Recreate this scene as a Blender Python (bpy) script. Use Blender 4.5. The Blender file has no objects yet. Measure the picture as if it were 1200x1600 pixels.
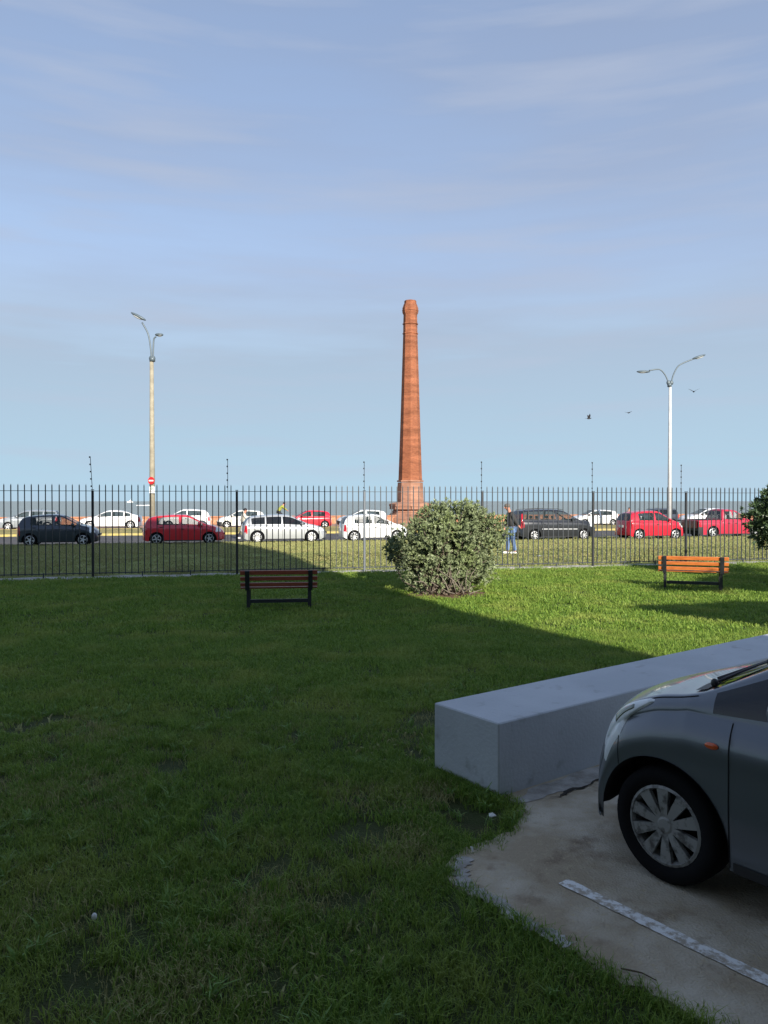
import bpy, bmesh, math, random
import numpy as np
from mathutils import Vector, Matrix

random.seed(7); rng = np.random.default_rng(7)
sc = bpy.context.scene
COL = sc.collection
R = math.radians

# ------------------------------------------------------------------ camera
CAM_H = 1.90
PITCH = math.atan(17.0 / 1200.0)
cd = bpy.data.cameras.new('camera'); cam = bpy.data.objects.new('camera', cd); COL.objects.link(cam)
cd.sensor_fit = 'VERTICAL'; cd.sensor_height = 24.0; cd.lens = 18.0
cd.clip_start = 0.05; cd.clip_end = 60000
cam.location = (0, 0, CAM_H); cam.rotation_euler = (math.pi / 2 - PITCH, 0, 0)
sc.camera = cam

# ------------------------------------------------------------------ sky, sun, exposure
SUN_AZ = R(21.5)      # to the right of straight behind the camera
SUN_EL = R(23.0)
w = bpy.data.worlds.new('World'); sc.world = w; w.use_nodes = True
nt = w.node_tree; nt.nodes.clear()
N = nt.nodes.new; K = nt.links.new
out = N('ShaderNodeOutputWorld'); bg = N('ShaderNodeBackground'); bg.inputs[1].default_value = 0.102
sky = N('ShaderNodeTexSky'); sky.sky_type = 'NISHITA'; sky.sun_disc = False
sky.sun_elevation = SUN_EL
sky.sun_rotation = math.pi - SUN_AZ
sky.altitude = 0; sky.air_density = 1.0; sky.dust_density = 0.2; sky.ozone_density = 2.0
tc = N('ShaderNodeTexCoord'); mp = N('ShaderNodeMapping')
mp.inputs['Scale'].default_value = (1.0, 1.0, 5.0); mp.inputs['Rotation'].default_value = (R(4), R(-7), R(20))
n1 = N('ShaderNodeTexNoise'); n1.inputs['Scale'].default_value = 1.6; n1.inputs['Detail'].default_value = 5; n1.inputs['Roughness'].default_value = 0.5
n1.inputs['Distortion'].default_value = 0.35
n2 = N('ShaderNodeTexNoise'); n2.inputs['Scale'].default_value = 5.5; n2.inputs['Detail'].default_value = 5; n2.inputs['Roughness'].default_value = 0.5
mp2 = N('ShaderNodeMapping'); mp2.inputs['Scale'].default_value = (0.7, 0.7, 7.0); mp2.inputs['Rotation'].default_value = (R(-3), R(5), 0)
add = N('ShaderNodeMath'); add.operation = 'MULTIPLY_ADD'; add.inputs[1].default_value = 0.45
rp = N('ShaderNodeMapRange'); rp.inputs['From Min'].default_value = 0.55; rp.inputs['From Max'].default_value = 0.95
rp.inputs['To Min'].default_value = 0.72; rp.inputs['To Max'].default_value = 0.90
mix = N('ShaderNodeMix'); mix.data_type = 'RGBA'
mix.inputs[7].default_value = (1.62, 1.98, 2.85, 1)
K(tc.outputs['Generated'], mp.inputs[0]); K(tc.outputs['Generated'], mp2.inputs[0])
K(mp.outputs[0], n1.inputs['Vector']); K(mp2.outputs[0], n2.inputs['Vector'])
K(n2.outputs[0], add.inputs[0]); K(n1.outputs[0], add.inputs[2]); K(add.outputs[0], rp.inputs[0])
# the thin veil thickens towards the horizon all round, and carries paler wisps
sx = N('ShaderNodeSeparateXYZ'); K(tc.outputs['Generated'], sx.inputs[0])
lo_ = N('ShaderNodeMapRange'); lo_.inputs['From Min'].default_value = 0.0; lo_.inputs['From Max'].default_value = 0.32; lo_.inputs['To Min'].default_value = 0.42; lo_.inputs['To Max'].default_value = 0.0
K(sx.outputs[2], lo_.inputs[0])
ad = N('ShaderNodeMath'); ad.operation = 'ADD'; ad.use_clamp = True; K(rp.outputs[0], ad.inputs[0]); K(lo_.outputs[0], ad.inputs[1])
K(ad.outputs[0], mix.inputs[0]); K(sky.outputs[0], mix.inputs[6])
hz_ = N('ShaderNodeMapRange'); hz_.inputs['From Min'].default_value = 0.0; hz_.inputs['From Max'].default_value = 0.28; hz_.inputs['To Min'].default_value = 1.0; hz_.inputs['To Max'].default_value = 0.0
K(sx.outputs[2], hz_.inputs[0])
vc = N('ShaderNodeMix'); vc.data_type = 'RGBA'; vc.inputs[7].default_value = (1.85, 2.68, 3.25, 1)
up_ = N('ShaderNodeMapRange'); up_.inputs['From Min'].default_value = 0.22; up_.inputs['From Max'].default_value = 0.62
K(sx.outputs[2], up_.inputs[0])
vz = N('ShaderNodeMix'); vz.data_type = 'RGBA'; vz.inputs[6].default_value = (1.62, 1.92, 2.55, 1); vz.inputs[7].default_value = (1.12, 1.46, 2.20, 1)
K(up_.outputs[0], vz.inputs[0]); K(vz.outputs[2], vc.inputs[6])
K(hz_.outputs[0], vc.inputs[0]); K(vc.outputs[2], mix.inputs[7])
wsp = N('ShaderNodeMapRange'); wsp.inputs['From Min'].default_value = 0.47; wsp.inputs['From Max'].default_value = 0.74; wsp.inputs['To Max'].default_value = 0.40
K(n2.outputs[0], wsp.inputs[0])
mw = N('ShaderNodeMix'); mw.data_type = 'RGBA'; mw.inputs[7].default_value = (2.0, 2.25, 2.8, 1)
K(wsp.outputs[0], mw.inputs[0]); K(mix.outputs[2], mw.inputs[6]); K(mw.outputs[2], bg.inputs[0]); K(bg.outputs[0], out.inputs[0])

sl = bpy.data.lights.new('sun', 'SUN'); sl.energy = 3.4; sl.angle = R(0.55); sl.color = (1.0, 0.92, 0.80)
sun = bpy.data.objects.new('sun', sl); COL.objects.link(sun)
SUN_DIR = Vector((math.sin(SUN_AZ) * math.cos(SUN_EL), -math.cos(SUN_AZ) * math.cos(SUN_EL), math.sin(SUN_EL)))
sun.rotation_euler = SUN_DIR.to_track_quat('Z', 'Y').to_euler()
sc.view_settings.view_transform = 'Standard'; sc.view_settings.look = 'None'
sc.view_settings.exposure = 1.32; sc.view_settings.gamma = 1.0; sc.view_settings.use_curve_mapping = False

# ------------------------------------------------------------------ helpers
AL = math.atan(0.25); CA, SA = math.cos(AL), math.sin(AL)   # road / fence direction
KN = [(-60, 0.0), (6.5, 0.0), (14, -0.22), (22.3, -0.15), (28, 0.06), (34, -0.03), (42.3, -0.27), (42.45, -0.40), (54.4, -0.34), (62, -0.24), (80, -0.2), (99, -0.2)]
def gzv(v):
    return float(np.interp(v, [k[0] for k in KN], [k[1] for k in KN]))
def gz(x, y): return gzv(y - 0.25 * x)
def ray(px, py):
    dx = (px - 600) / 1200.0; dz = -(py - 800) / 1200.0
    return Vector((dx, math.cos(PITCH) + dz * math.sin(PITCH), -math.sin(PITCH) + dz * math.cos(PITCH)))
def G(px, py, dz=0.0):
    """the point of the ground (+dz) that the photograph shows at a pixel"""
    d = ray(px, py); t = 0.5; prev = t
    while t < 400:
        p = d * t
        if CAM_H + p.z <= gz(p.x, p.y) + dz:
            a, b = prev, t
            for _ in range(30):
                m = (a + b) / 2; p = d * m
                if CAM_H + p.z <= gz(p.x, p.y) + dz: b = m
                else: a = m
            p = d * b
            return Vector((p.x, p.y, gz(p.x, p.y) + dz))
        prev = t; t *= 1.01
    p = d * t
    return Vector((p.x, p.y, CAM_H + p.z))
def AT(px, py, Y):
    d = ray(px, py); t = Y / d.y
    return Vector((d.x * t, Y, CAM_H + d.z * t))
def UV(u, n, z=0.0): return (u * CA - n * SA, u * SA + n * CA, z)

def link(o, parent=None):
    COL.objects.link(o)
    if parent is not None: o.parent = parent
    return o
def tag(o, label=None, cat=None, group=None, kind=None):
    if label: o['label'] = label
    if cat: o['category'] = cat
    if group: o['group'] = group
    if kind: o['kind'] = kind
    return o
def empty(name, loc=(0, 0, 0), rz=0.0):
    o = bpy.data.objects.new(name, None); COL.objects.link(o); o.location = loc; o.rotation_euler = (0, 0, rz)
    o.empty_display_size = 0.2
    return o
def build(name, verts, faces, mat, parent=None, smooth=False, mats=None, mi=None):
    me = bpy.data.meshes.new(name)
    me.from_pydata([tuple(v) for v in verts], [], [tuple(f) for f in faces]); me.update()
    if mats:
        for m in mats: me.materials.append(m)
        if mi is not None: me.polygons.foreach_set('material_index', mi)
    elif mat: me.materials.append(mat)
    if smooth: me.polygons.foreach_set('use_smooth', [True] * len(me.polygons))
    return link(bpy.data.objects.new(name, me), parent)

class MB:
    def __init__(s): s.v = []; s.f = []
    def add(s, vs, fs):
        o = len(s.v); s.v += [tuple(v) for v in vs]; s.f += [tuple(i + o for i in f) for f in fs]; return s
    def box(s, c, d, rot=None, bev=0.0):
        hx, hy, hz = d[0] / 2, d[1] / 2, d[2] / 2
        if bev > 0:
            b = min(bev, hx * .9, hy * .9, hz * .9); vs = []; 
            for sx in (-1, 1):
                for sy in (-1, 1):
                    for sz in (-1, 1):
                        vs += [(sx * (hx - b), sy * (hy - b), sz * hz), (sx * (hx - b), sy * hy, sz * (hz - b)), (sx * hx, sy * (hy - b), sz * (hz - b))]
            bm = bmesh.new(); bv = [bm.verts.new(v) for v in vs]
            bmesh.ops.convex_hull(bm, input=bv)
            bm.verts.index_update(); vs = [v.co.copy() for v in bm.verts]; fs = [[v.index for v in f.verts] for f in bm.faces]; bm.free()
        else:
            vs = [Vector((sx * hx, sy * hy, sz * hz)) for sx in (-1, 1) for sy in (-1, 1) for sz in (-1, 1)]
            fs = [(0, 1, 3, 2), (4, 6, 7, 5), (0, 4, 5, 1), (2, 3, 7, 6), (0, 2, 6, 4), (1, 5, 7, 3)]
        if rot is not None: vs = [rot @ v for v in map(Vector, vs)]
        c = Vector(c)
        return s.add([Vector(v) + c for v in vs], fs)
    def tube(s, pts, rad, n=8, caps=True):
        pts = [Vector(p) for p in pts]; vs = []; fs = []
        if not hasattr(rad, '__len__'): rad = [rad] * len(pts)
        up = None
        for i, p in enumerate(pts):
            t = (pts[min(i + 1, len(pts) - 1)] - pts[max(i - 1, 0)]).normalized()
            if up is None:
                a = Vector((0, 0, 1)) if abs(t.z) < .9 else Vector((1, 0, 0)); up = t.cross(a).normalized()
            else: up = (up - t * up.dot(t)).normalized()
            b = t.cross(up)
            for k in range(n):
                an = 2 * math.pi * k / n
                vs.append(p + (up * math.cos(an) + b * math.sin(an)) * rad[i])
        for i in range(len(pts) - 1):
            for k in range(n):
                a = i * n + k; b_ = i * n + (k + 1) % n
                fs.append((a, b_, b_ + n, a + n))
        if caps: fs.append(tuple(reversed(range(n)))); fs.append(tuple(range((len(pts) - 1) * n, len(pts) * n)))
        return s.add(vs, fs)
    def lathe(s, prof, n=24, axis='z', c=(0, 0, 0), close=False, ph=0.0):
        vs = []; fs = []; m = len(prof)
        for k in range(n):
            an = 2 * math.pi * k / n + ph; ca, sa = math.cos(an), math.sin(an)
            for r, h in prof:
                p = (r * ca, r * sa, h) if axis == 'z' else (r * ca, h, r * sa)
                vs.append((p[0] + c[0], p[1] + c[1], p[2] + c[2]))
        for k in range(n):
            k2 = (k + 1) % n
            for i in range(m - 1 + (1 if close else 0)):
                i2 = (i + 1) % m
                fs.append((k * m + i, k2 * m + i, k2 * m + i2, k * m + i2))
        return s.add(vs, fs)
    def ell(s, c, r, n=12, m=8, rot=None):
        vs = []; fs = []
        for i in range(m + 1):
            th = math.pi * i / m
            for k in range(n):
                an = 2 * math.pi * k / n
                v = Vector((r[0] * math.sin(th) * math.cos(an), r[1] * math.sin(th) * math.sin(an), r[2] * math.cos(th)))
                if rot is not None: v = rot @ v
                vs.append(v + Vector(c))
        for i in range(m):
            for k in range(n):
                k2 = (k + 1) % n; fs.append((i * n + k, (i + 1) * n + k, (i + 1) * n + k2, i * n + k2))
        return s.add(vs, fs)
    def build(s, name, mat, parent=None, smooth=False): return build(name, s.v, s.f, mat, parent, smooth)

# ------------------------------------------------------------------ materials
def lin(c): return tuple(((x / 255) / 12.92 if x <= 10 else (((x / 255) + .055) / 1.055) ** 2.4) for x in c)
def mat(name, col, rough=.6, metal=0.0, var=None, vs=6.0, bump=0.0, bs=40.0, spec=.5, coat=0.0, detail=6, obj=True, alpha=None, stretch=None, lo=.4, hi=.62):
    m = bpy.data.materials.new(name); m.use_nodes = True; t = m.node_tree; b = t.nodes['Principled BSDF']
    b.inputs['Base Color'].default_value = (*col, 1); b.inputs['Roughness'].default_value = rough; b.inputs['Metallic'].default_value = metal
    b.inputs['Specular IOR Level'].default_value = spec; b.inputs['Coat Weight'].default_value = coat; b.inputs['Coat Roughness'].default_value = .04
    if alpha is not None: b.inputs['Alpha'].default_value = alpha
    co = t.nodes.new('ShaderNodeTexCoord'); src = co.outputs['Object']
    if stretch:
        mpn = t.nodes.new('ShaderNodeMapping'); mpn.inputs['Scale'].default_value = stretch; t.links.new(src, mpn.inputs[0]); src = mpn.outputs[0]
    if var:
        n = t.nodes.new('ShaderNodeTexNoise'); n.inputs['Scale'].default_value = vs; n.inputs['Detail'].default_value = detail; n.inputs['Roughness'].default_value = .62
        t.links.new(src, n.inputs['Vector'])
        mr = t.nodes.new('ShaderNodeMapRange'); mr.inputs['From Min'].default_value = lo; mr.inputs['From Max'].default_value = hi
        mx = t.nodes.new('ShaderNodeMix'); mx.data_type = 'RGBA'; mx.inputs[6].default_value = (*col, 1); mx.inputs[7].default_value = (*var, 1)
        t.links.new(n.outputs[0], mr.inputs[0]); t.links.new(mr.outputs[0], mx.inputs[0]); t.links.new(mx.outputs[2], b.inputs['Base Color'])
    if bump:
        n = t.nodes.new('ShaderNodeTexNoise'); n.inputs['Scale'].default_value = bs; n.inputs['Detail'].default_value = 5
        t.links.new(src, n.inputs['Vector'])
        bp = t.nodes.new('ShaderNodeBump'); bp.inputs['Strength'].default_value = 1; bp.inputs['Distance'].default_value = bump
        t.links.new(n.outputs[0], bp.inputs['Height']); t.links.new(bp.outputs[0], b.inputs['Normal'])
    return m

def mix3(name, cols, scales, rough=.9, bump=.01, bs=60, spec=.2, th=((.4, .6), (.5, .6)), stretch=None):
    """three colours laid over each other by two noises, plus relief"""
    m = mat(name, cols[0], rough, spec=spec, bump=bump, bs=bs); t = m.node_tree; b = t.nodes['Principled BSDF']
    co = t.nodes.new('ShaderNodeTexCoord'); prev = None; src = co.outputs['Object']
    if stretch:
        mpn = t.nodes.new('ShaderNodeMapping'); mpn.inputs['Scale'].default_value = stretch; t.links.new(src, mpn.inputs[0]); src = mpn.outputs[0]
    for i in range(len(cols) - 1):
        n = t.nodes.new('ShaderNodeTexNoise'); n.inputs['Scale'].default_value = scales[i]; n.inputs['Detail'].default_value = 7; n.inputs['Roughness'].default_value = .6
        t.links.new(src, n.inputs['Vector'])
        mr = t.nodes.new('ShaderNodeMapRange'); mr.inputs['From Min'].default_value = th[i][0]; mr.inputs['From Max'].default_value = th[i][1]
        mx = t.nodes.new('ShaderNodeMix'); mx.data_type = 'RGBA'; mx.inputs[7].default_value = (*cols[i + 1], 1)
        if prev is None: mx.inputs[6].default_value = (*cols[0], 1)
        else: t.links.new(prev, mx.inputs[6])
        t.links.new(n.outputs[0], mr.inputs[0]); t.links.new(mr.outputs[0], mx.inputs[0]); prev = mx.outputs[2]
    t.links.new(prev, b.inputs['Base Color'])
    return m

def leafmat(name, c1, c2, c3=None, rough=.5, trans=.25, scale=1.2, spec=.4):
    """leaf colour varies per leaf island and by place; light passes through a little"""
    m = bpy.data.materials.new(name); m.use_nodes = True; t = m.node_tree; b = t.nodes['Principled BSDF']
    b.inputs['Roughness'].default_value = rough; b.inputs['Specular IOR Level'].default_value = spec
    g = t.nodes.new('ShaderNodeNewGeometry'); r = t.nodes.new('ShaderNodeMix'); r.data_type = 'RGBA'
    r.inputs[6].default_value = (*c1, 1); r.inputs[7].default_value = (*c2, 1)
    t.links.new(g.outputs['Random Per Island'], r.inputs[0])
    o = r.outputs[2]
    if c3:
        n = t.nodes.new('ShaderNodeTexNoise'); n.inputs['Scale'].default_value = scale; n.inputs['Detail'].default_value = 4
        t.links.new(g.outputs['Position'], n.inputs['Vector'])
        mr = t.nodes.new('ShaderNodeMapRange'); mr.inputs['From Min'].default_value = .48; mr.inputs['From Max'].default_value = .68
        x = t.nodes.new('ShaderNodeMix'); x.data_type = 'RGBA'; x.inputs[7].default_value = (*c3, 1)
        t.links.new(n.outputs[0], mr.inputs[0]); t.links.new(mr.outputs[0], x.inputs[0]); t.links.new(o, x.inputs[6]); o = x.outputs[2]
    t.links.new(o, b.inputs['Base Color'])
    tr = t.nodes.new('ShaderNodeBsdfTranslucent'); t.links.new(o, tr.inputs[0])
    ms = t.nodes.new('ShaderNodeMixShader'); ms.inputs[0].default_value = trans
    t.links.new(b.outputs[0], ms.inputs[1]); t.links.new(tr.outputs[0], ms.inputs[2])
    t.links.new(ms.outputs[0], t.nodes['Material Output'].inputs[0])
    return m

def paint(name, col, metal=.0, rough=.32):
    return mat(name, col, rough, metal, spec=.5, coat=.8)

M = dict(
    soil=mix3('lawn_soil', [(.045, .06, .018), (.06, .075, .024), (.075, .06, .035)], [3, 1.3], bump=.02, bs=90, th=((.4, .6), (.6, .72))),
    verge=mix3('verge_grass', [(.25, .28, .08), (.20, .24, .07), (.30, .28, .12)], [1.2, 2.5], bump=.03, bs=30, th=((.4, .6), (.52, .7))),
    road=mix3('asphalt', [(.075, .075, .082), (.095, .093, .095), (.055, .055, .06)], [.5, 3.0], bump=.004, bs=80, th=((.4, .6), (.55, .7))),
    tan=mix3('median_ground', [(.34, .28, .12), (.26, .22, .10), (.18, .19, .06)], [.7, 2.0], bump=.01, bs=50),
    prom=mix3('promenade_paving', [(.37, .22, .15), (.30, .19, .14), (.40, .28, .2)], [.6, 2.0], bump=.003, bs=60),
    granite=mix3('pink_granite', [(.42, .19, .10), (.34, .16, .10), (.45, .27, .17)], [1.1, 5.0], bump=.01, bs=20),
    kerb=mat('kerb_stone', (.30, .29, .27), .85, var=(.22, .21, .19), vs=3, bump=.004),
    yellow=mat('yellow_kerb_paint', (.45, .36, .10), .8, var=(.3, .26, .13), vs=4),
    sea=None,
    wallp=mix3('grey_wall_paint', [(.50, .525, .555), (.44, .465, .495), (.33, .34, .35)], [1.3, 5.5], rough=.8, bump=.004, bs=38, spec=.25, th=((.4, .62), (.60, .74))),
    conc=mix3('parking_concrete', [(.37, .305, .215), (.54, .485, .39), (.23, .175, .12), (.46, .385, .26)], [1.9, 3.1, 34.0], rough=.9, bump=.008, bs=85, th=((.42, .60), (.55, .68), (.56, .7))),
    white=mat('worn_white_paint', (.80, .80, .78), .8, var=(.40, .35, .28), vs=26, bump=.002, bs=60, lo=.46, hi=.60),
    edge=mat('cement_margin', (.46, .44, .41), .9, var=(.28, .26, .23), vs=7, bump=.006, bs=50),
    dark=mat('crack_dirt', (.03, .025, .02), .95),
    black=mat('black_metal', (.012, .014, .018), .45, spec=.5, var=(.02, .022, .026), vs=12),
    fence=mat('fence_metal', (.018, .026, .036), .5, var=(.03, .036, .045), vs=3),
    postlight=mat('galvanised_post', (.10, .115, .135), .5, metal=.3),
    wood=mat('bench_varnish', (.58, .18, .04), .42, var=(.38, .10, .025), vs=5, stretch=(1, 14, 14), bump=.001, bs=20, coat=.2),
    tyre=mat('tyre_rubber', (.007, .007, .008), .85, spec=.15, bump=.001, bs=80),
    rim=mat('wheel_silver', (.55, .56, .58), .35, metal=.6),
    cap=mat('scuffed_hubcap', (.27, .27, .26), .5, metal=.25, var=(.09, .085, .08), vs=17, lo=.5, hi=.62, bump=.002, bs=50),
    glass=mat('car_glass', (.03, .045, .045), .04, spec=.6, alpha=.45),
    glassd=mat('tinted_glass', (.01, .012, .014), .04, spec=.6, alpha=.9),
    inner=mat('car_interior', (.03, .03, .033), .8),
    trim=mat('black_plastic', (.018, .018, .02), .55),
    gap=mat('panel_gap', (.004, .004, .004), .9),
    redl=mat('red_lens', (.42, .01, .02), .15, coat=.5),
    clear=mat('headlamp_lens', (.86, .89, .90), .30, coat=.35, var=(.72, .76, .78), vs=9),
    bowl=mat('lamp_bowl', (.17, .19, .15), .25, metal=.3, coat=1.0),
    orange=mat('orange_lens', (.65, .10, .02), .25, coat=.5),
    plate=mat('number_plate', (.6, .6, .6), .5),
    concp=mat('concrete_pole', (.33, .30, .225), .85, var=(.25, .225, .17), vs=3, bump=.003),
    steelw=mat('pale_steel_pole', (.55, .56, .56), .55, var=(.46, .47, .47), vs=2),
    lampg=mat('lamp_housing', (.10, .13, .15), .45, metal=.2),
    lampl=mat('lamp_lens', (.55, .56, .56), .2),
    bark=mat('bark', (.16, .13, .10), .9, var=(.09, .07, .055), vs=20, bump=.01, bs=30),
    mulch=mix3('bare_earth', [(.17, .10, .065), (.10, .065, .045), (.24, .16, .11)], [14, 30], bump=.02, bs=60),
    skin=mat('skin', (.50, .22, .15), .55),
    bird=mat('bird_feathers', (.03, .03, .035), .8),
    shipw=mat('ship_white', (.75, .76, .76), .6),
    shipd=mat('ship_hull', (.10, .14, .17), .6),
    fac=mix3('building_render', [(.62, .61, .58), (.56, .55, .52), (.65, .64, .62)], [.4, 2], bump=.004, bs=30),
    win=mat('building_glass', (.02, .025, .03), .08),
    litter=mat('white_paper', (.7, .7, .68), .7),
    twig=mat('dry_twig', (.10, .07, .045), .9),
    redsign=mat('sign_red', (.55, .015, .02), .5), whites=mat('sign_white', (.75, .75, .72), .5), green=mat('sign_green', (.05, .22, .08), .5),
)
# brick
def brickmat(name, c1, c2, mort):
    m = mat(name, c1, .9, spec=.2); t = m.node_tree; b = t.nodes['Principled BSDF']
    co = t.nodes.new('ShaderNodeTexCoord')
    sep = t.nodes.new('ShaderNodeSeparateXYZ'); t.links.new(co.outputs['Object'], sep.inputs[0])
    at = t.nodes.new('ShaderNodeMath'); at.operation = 'ARCTAN2'; t.links.new(sep.outputs[1], at.inputs[0]); t.links.new(sep.outputs[0], at.inputs[1])
    ml = t.nodes.new('ShaderNodeMath'); ml.operation = 'MULTIPLY'; ml.inputs[1].default_value = 1.25; t.links.new(at.outputs[0], ml.inputs[0])
    cb = t.nodes.new('ShaderNodeCombineXYZ'); t.links.new(ml.outputs[0], cb.inputs[0]); t.links.new(sep.outputs[2], cb.inputs[1])
    br = t.nodes.new('ShaderNodeTexBrick'); br.inputs['Scale'].default_value = 1.0
    br.inputs['Brick Width'].default_value = .25; br.inputs['Row Height'].default_value = .085; br.inputs['Mortar Size'].default_value = .007
    br.inputs['Color1'].default_value = (*c1, 1); br.inputs['Color2'].default_value = (*c2, 1); br.inputs['Mortar'].default_value = (*mort, 1)
    t.links.new(cb.outputs[0], br.inputs['Vector'])
    # courses laid at different times: horizontal bands and stains
    mpn = t.nodes.new('ShaderNodeMapping'); mpn.inputs['Scale'].default_value = (.25, .25, 1.6); t.links.new(co.outputs['Object'], mpn.inputs[0])
    n = t.nodes.new('ShaderNodeTexNoise'); n.inputs['Scale'].default_value = 1.2; n.inputs['Detail'].default_value = 7; n.inputs['Roughness'].default_value = .7; t.links.new(mpn.outputs[0], n.inputs['Vector'])
    mr = t.nodes.new('ShaderNodeMapRange'); mr.inputs['From Min'].default_value = .36; mr.inputs['From Max'].default_value = .66; mr.inputs['To Min'].default_value = .62; mr.inputs['To Max'].default_value = 1.25
    hs = t.nodes.new('ShaderNodeHueSaturation'); t.links.new(br.outputs[0], hs.inputs['Color']); t.links.new(n.outputs[0], mr.inputs[0]); t.links.new(mr.outputs[0], hs.inputs['Value'])
    t.links.new(hs.outputs[0], b.inputs['Base Color'])
    bp = t.nodes.new('ShaderNodeBump'); bp.inputs['Distance'].default_value = .01; bp.inputs['Strength'].default_value = .6
    t.links.new(br.outputs['Fac'], bp.inputs['Height']); bp.invert = True; t.links.new(bp.outputs[0], b.inputs['Normal'])
    return m
M['brick'] = brickmat('chimney_brick', (.32, .112, .052), (.24, .078, .038), (.26, .145, .10))
M['brickp'] = brickmat('pale_brick', (.36, .18, .12), (.31, .15, .10), (.40, .28, .2))

# ------------------------------------------------------------------ the setting
# sea
def sea_mat():
    m = bpy.data.materials.new('river_water'); m.use_nodes = True; t = m.node_tree; b = t.nodes['Principled BSDF']
    b.inputs['Base Color'].default_value = (.115, .135, .125, 1); b.inputs['Roughness'].default_value = .55; b.inputs['Specular IOR Level'].default_value = .25
    co = t.nodes.new('ShaderNodeTexCoord'); mpn = t.nodes.new('ShaderNodeMapping'); mpn.inputs['Scale'].default_value = (.03, .22, 1); t.links.new(co.outputs['Object'], mpn.inputs[0])
    n = t.nodes.new('ShaderNodeTexNoise'); n.inputs['Scale'].default_value = 1; n.inputs['Detail'].default_value = 8; n.inputs['Roughness'].default_value = .7; t.links.new(mpn.outputs[0], n.inputs['Vector'])
    bp = t.nodes.new('ShaderNodeBump'); bp.inputs['Distance'].default_value = .6; t.links.new(n.outputs[0], bp.inputs['Height']); t.links.new(bp.outputs[0], b.inputs['Normal'])
    mr = t.nodes.new('ShaderNodeMapRange'); mr.inputs['From Min'].default_value = .35; mr.inputs['From Max'].default_value = .7
    mx = t.nodes.new('ShaderNodeMix'); mx.data_type = 'RGBA'; mx.inputs[6].default_value = (.20, .25, .25, 1); mx.inputs[7].default_value = (.29, .33, .32, 1)
    t.links.new(n.outputs[0], mr.inputs[0]); t.links.new(mr.outputs[0], mx.inputs[0]); t.links.new(mx.outputs[2], b.inputs['Base Color'])
    return m
M['sea'] = sea_mat()
us = [-40000, -6000, -1000, -300, 0, 300, 1000, 6000, 40000]; ns = [76, 150, 400, 1500, 6000, 45000]
build('sea', [UV(u, n, -3.5) for n in ns for u in us], [(j * 9 + i, j * 9 + i + 1, j * 9 + i + 10, j * 9 + i + 9) for j in range(5) for i in range(8)], M['sea'])['kind'] = 'structure'

def sheet(name, v0, v1, m, dz=0.0, u0=-90, u1=110, du=2.0, dv=.5, noise=0.0):
    vv = sorted(set([v0, v1] + [x for x, _ in KN if v0 < x < v1] + list(np.arange(v0, v1, dv)))); uu = list(np.arange(u0, u1 + .01, du))
    vs = []
    for v in vv:
        for u in uu:
            z = gzv(v) + dz
            if noise: z -= noise * abs(math.sin(u * 1.7 + v * .9) * math.sin(v * 1.3 - u * .6)) if v0 + .2 < v < v1 - .2 else 0
            vs.append(UV(u, v * CA, z))
    nu = len(uu)
    return tag(build(name, vs, [(j * nu + i, j * nu + i + 1, (j + 1) * nu + i + 1, (j + 1) * nu + i) for j in range(len(vv) - 1) for i in range(nu - 1)], m, smooth=True), kind='structure')
# the base ground lies under everything
sheet('ground', -60, 79, M['soil'], dz=-.25, dv=4, du=10)
sheet('lawn', -30, 22.35, M['soil'], noise=.012)
sheet('grass_verge', 22.55, 42.3, M['verge'], noise=.02)
sheet('road', 42.42, 54.3, M['road'], dv=2, du=5)
sheet('median', 54.42, 61.6, M['tan'], dz=.12, dv=1, du=5)
sheet('promenade', 61.74, 78.5, M['prom'], dz=.0, dv=1, du=5)
def strip(name, v0, v1, z0, z1, m, u0=-90, u1=110):
    mb = MB(); vs = []
    for u in (u0, u1):
        for v in (v0, v1):
            for z in (z0, z1): vs.append(UV(u, v * CA, z))
    mb.add(vs, [(0, 1, 3, 2), (4, 6, 7, 5), (0, 4, 5, 1), (2, 3, 7, 6), (0, 2, 6, 4), (1, 5, 7, 3)])
    return mb.build(name, m)
strip('kerb', 42.27, 42.43, -.7, -.255, M['kerb'])['kind'] = 'structure'
strip('kerb', 54.28, 54.5, -.7, -.20, M['yellow'])['kind'] = 'structure'
strip('kerb', 61.5, 61.76, -.6, -.11, M['yellow'])['kind'] = 'structure'
# fence footing: a low uneven concrete sill
vs = []; fs = []; us_ = np.arange(-30, 45, .35)
for i, u in enumerate(us_):
    a = .05 * math.sin(u * 2.1) + .03 * math.sin(u * 5.3 + 1)
    g0 = gzv(22.3)
    for v, z in ((22.12 + a, g0 - .05), (22.14 + a, g0 + .02 + .012 * math.sin(u * 3.7)), (22.56, g0 + .035 + .01 * math.sin(u * 2.9)), (22.62, g0 - .05)):
        vs.append(UV(u, v * CA, z))
for i in range(len(us_) - 1):
    for k in range(3): fs.append((i * 4 + k, i * 4 + 4 + k, i * 4 + 5 + k, i * 4 + 1 + k))
tag(build('fence_footing', vs, fs, M['edge'], smooth=False), kind='structure')

# sea wall: pink granite with separate coping stones
sw = empty('sea_wall', UV(0, 74 * CA, gzv(74)), AL)
tag(sw, 'long low pink granite wall along the promenade before the sea', 'wall')
mb = MB(); mb.box((0, 0, .30), (170, .45, .62)); mb.build('wall_face', M['granite'], sw)
cm = None
for i in range(110):
    if cm is None:
        o = MB().box((0, 0, 0), (1.49, .60, .13), bev=.02).build('coping_stone', M['granite'], sw); cm = o.data
    else: o = link(bpy.data.objects.new('coping_stone', cm), sw)
    o.location = (-80 + i * 1.5, 0, .678 + random.uniform(-.006, .006))

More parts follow.
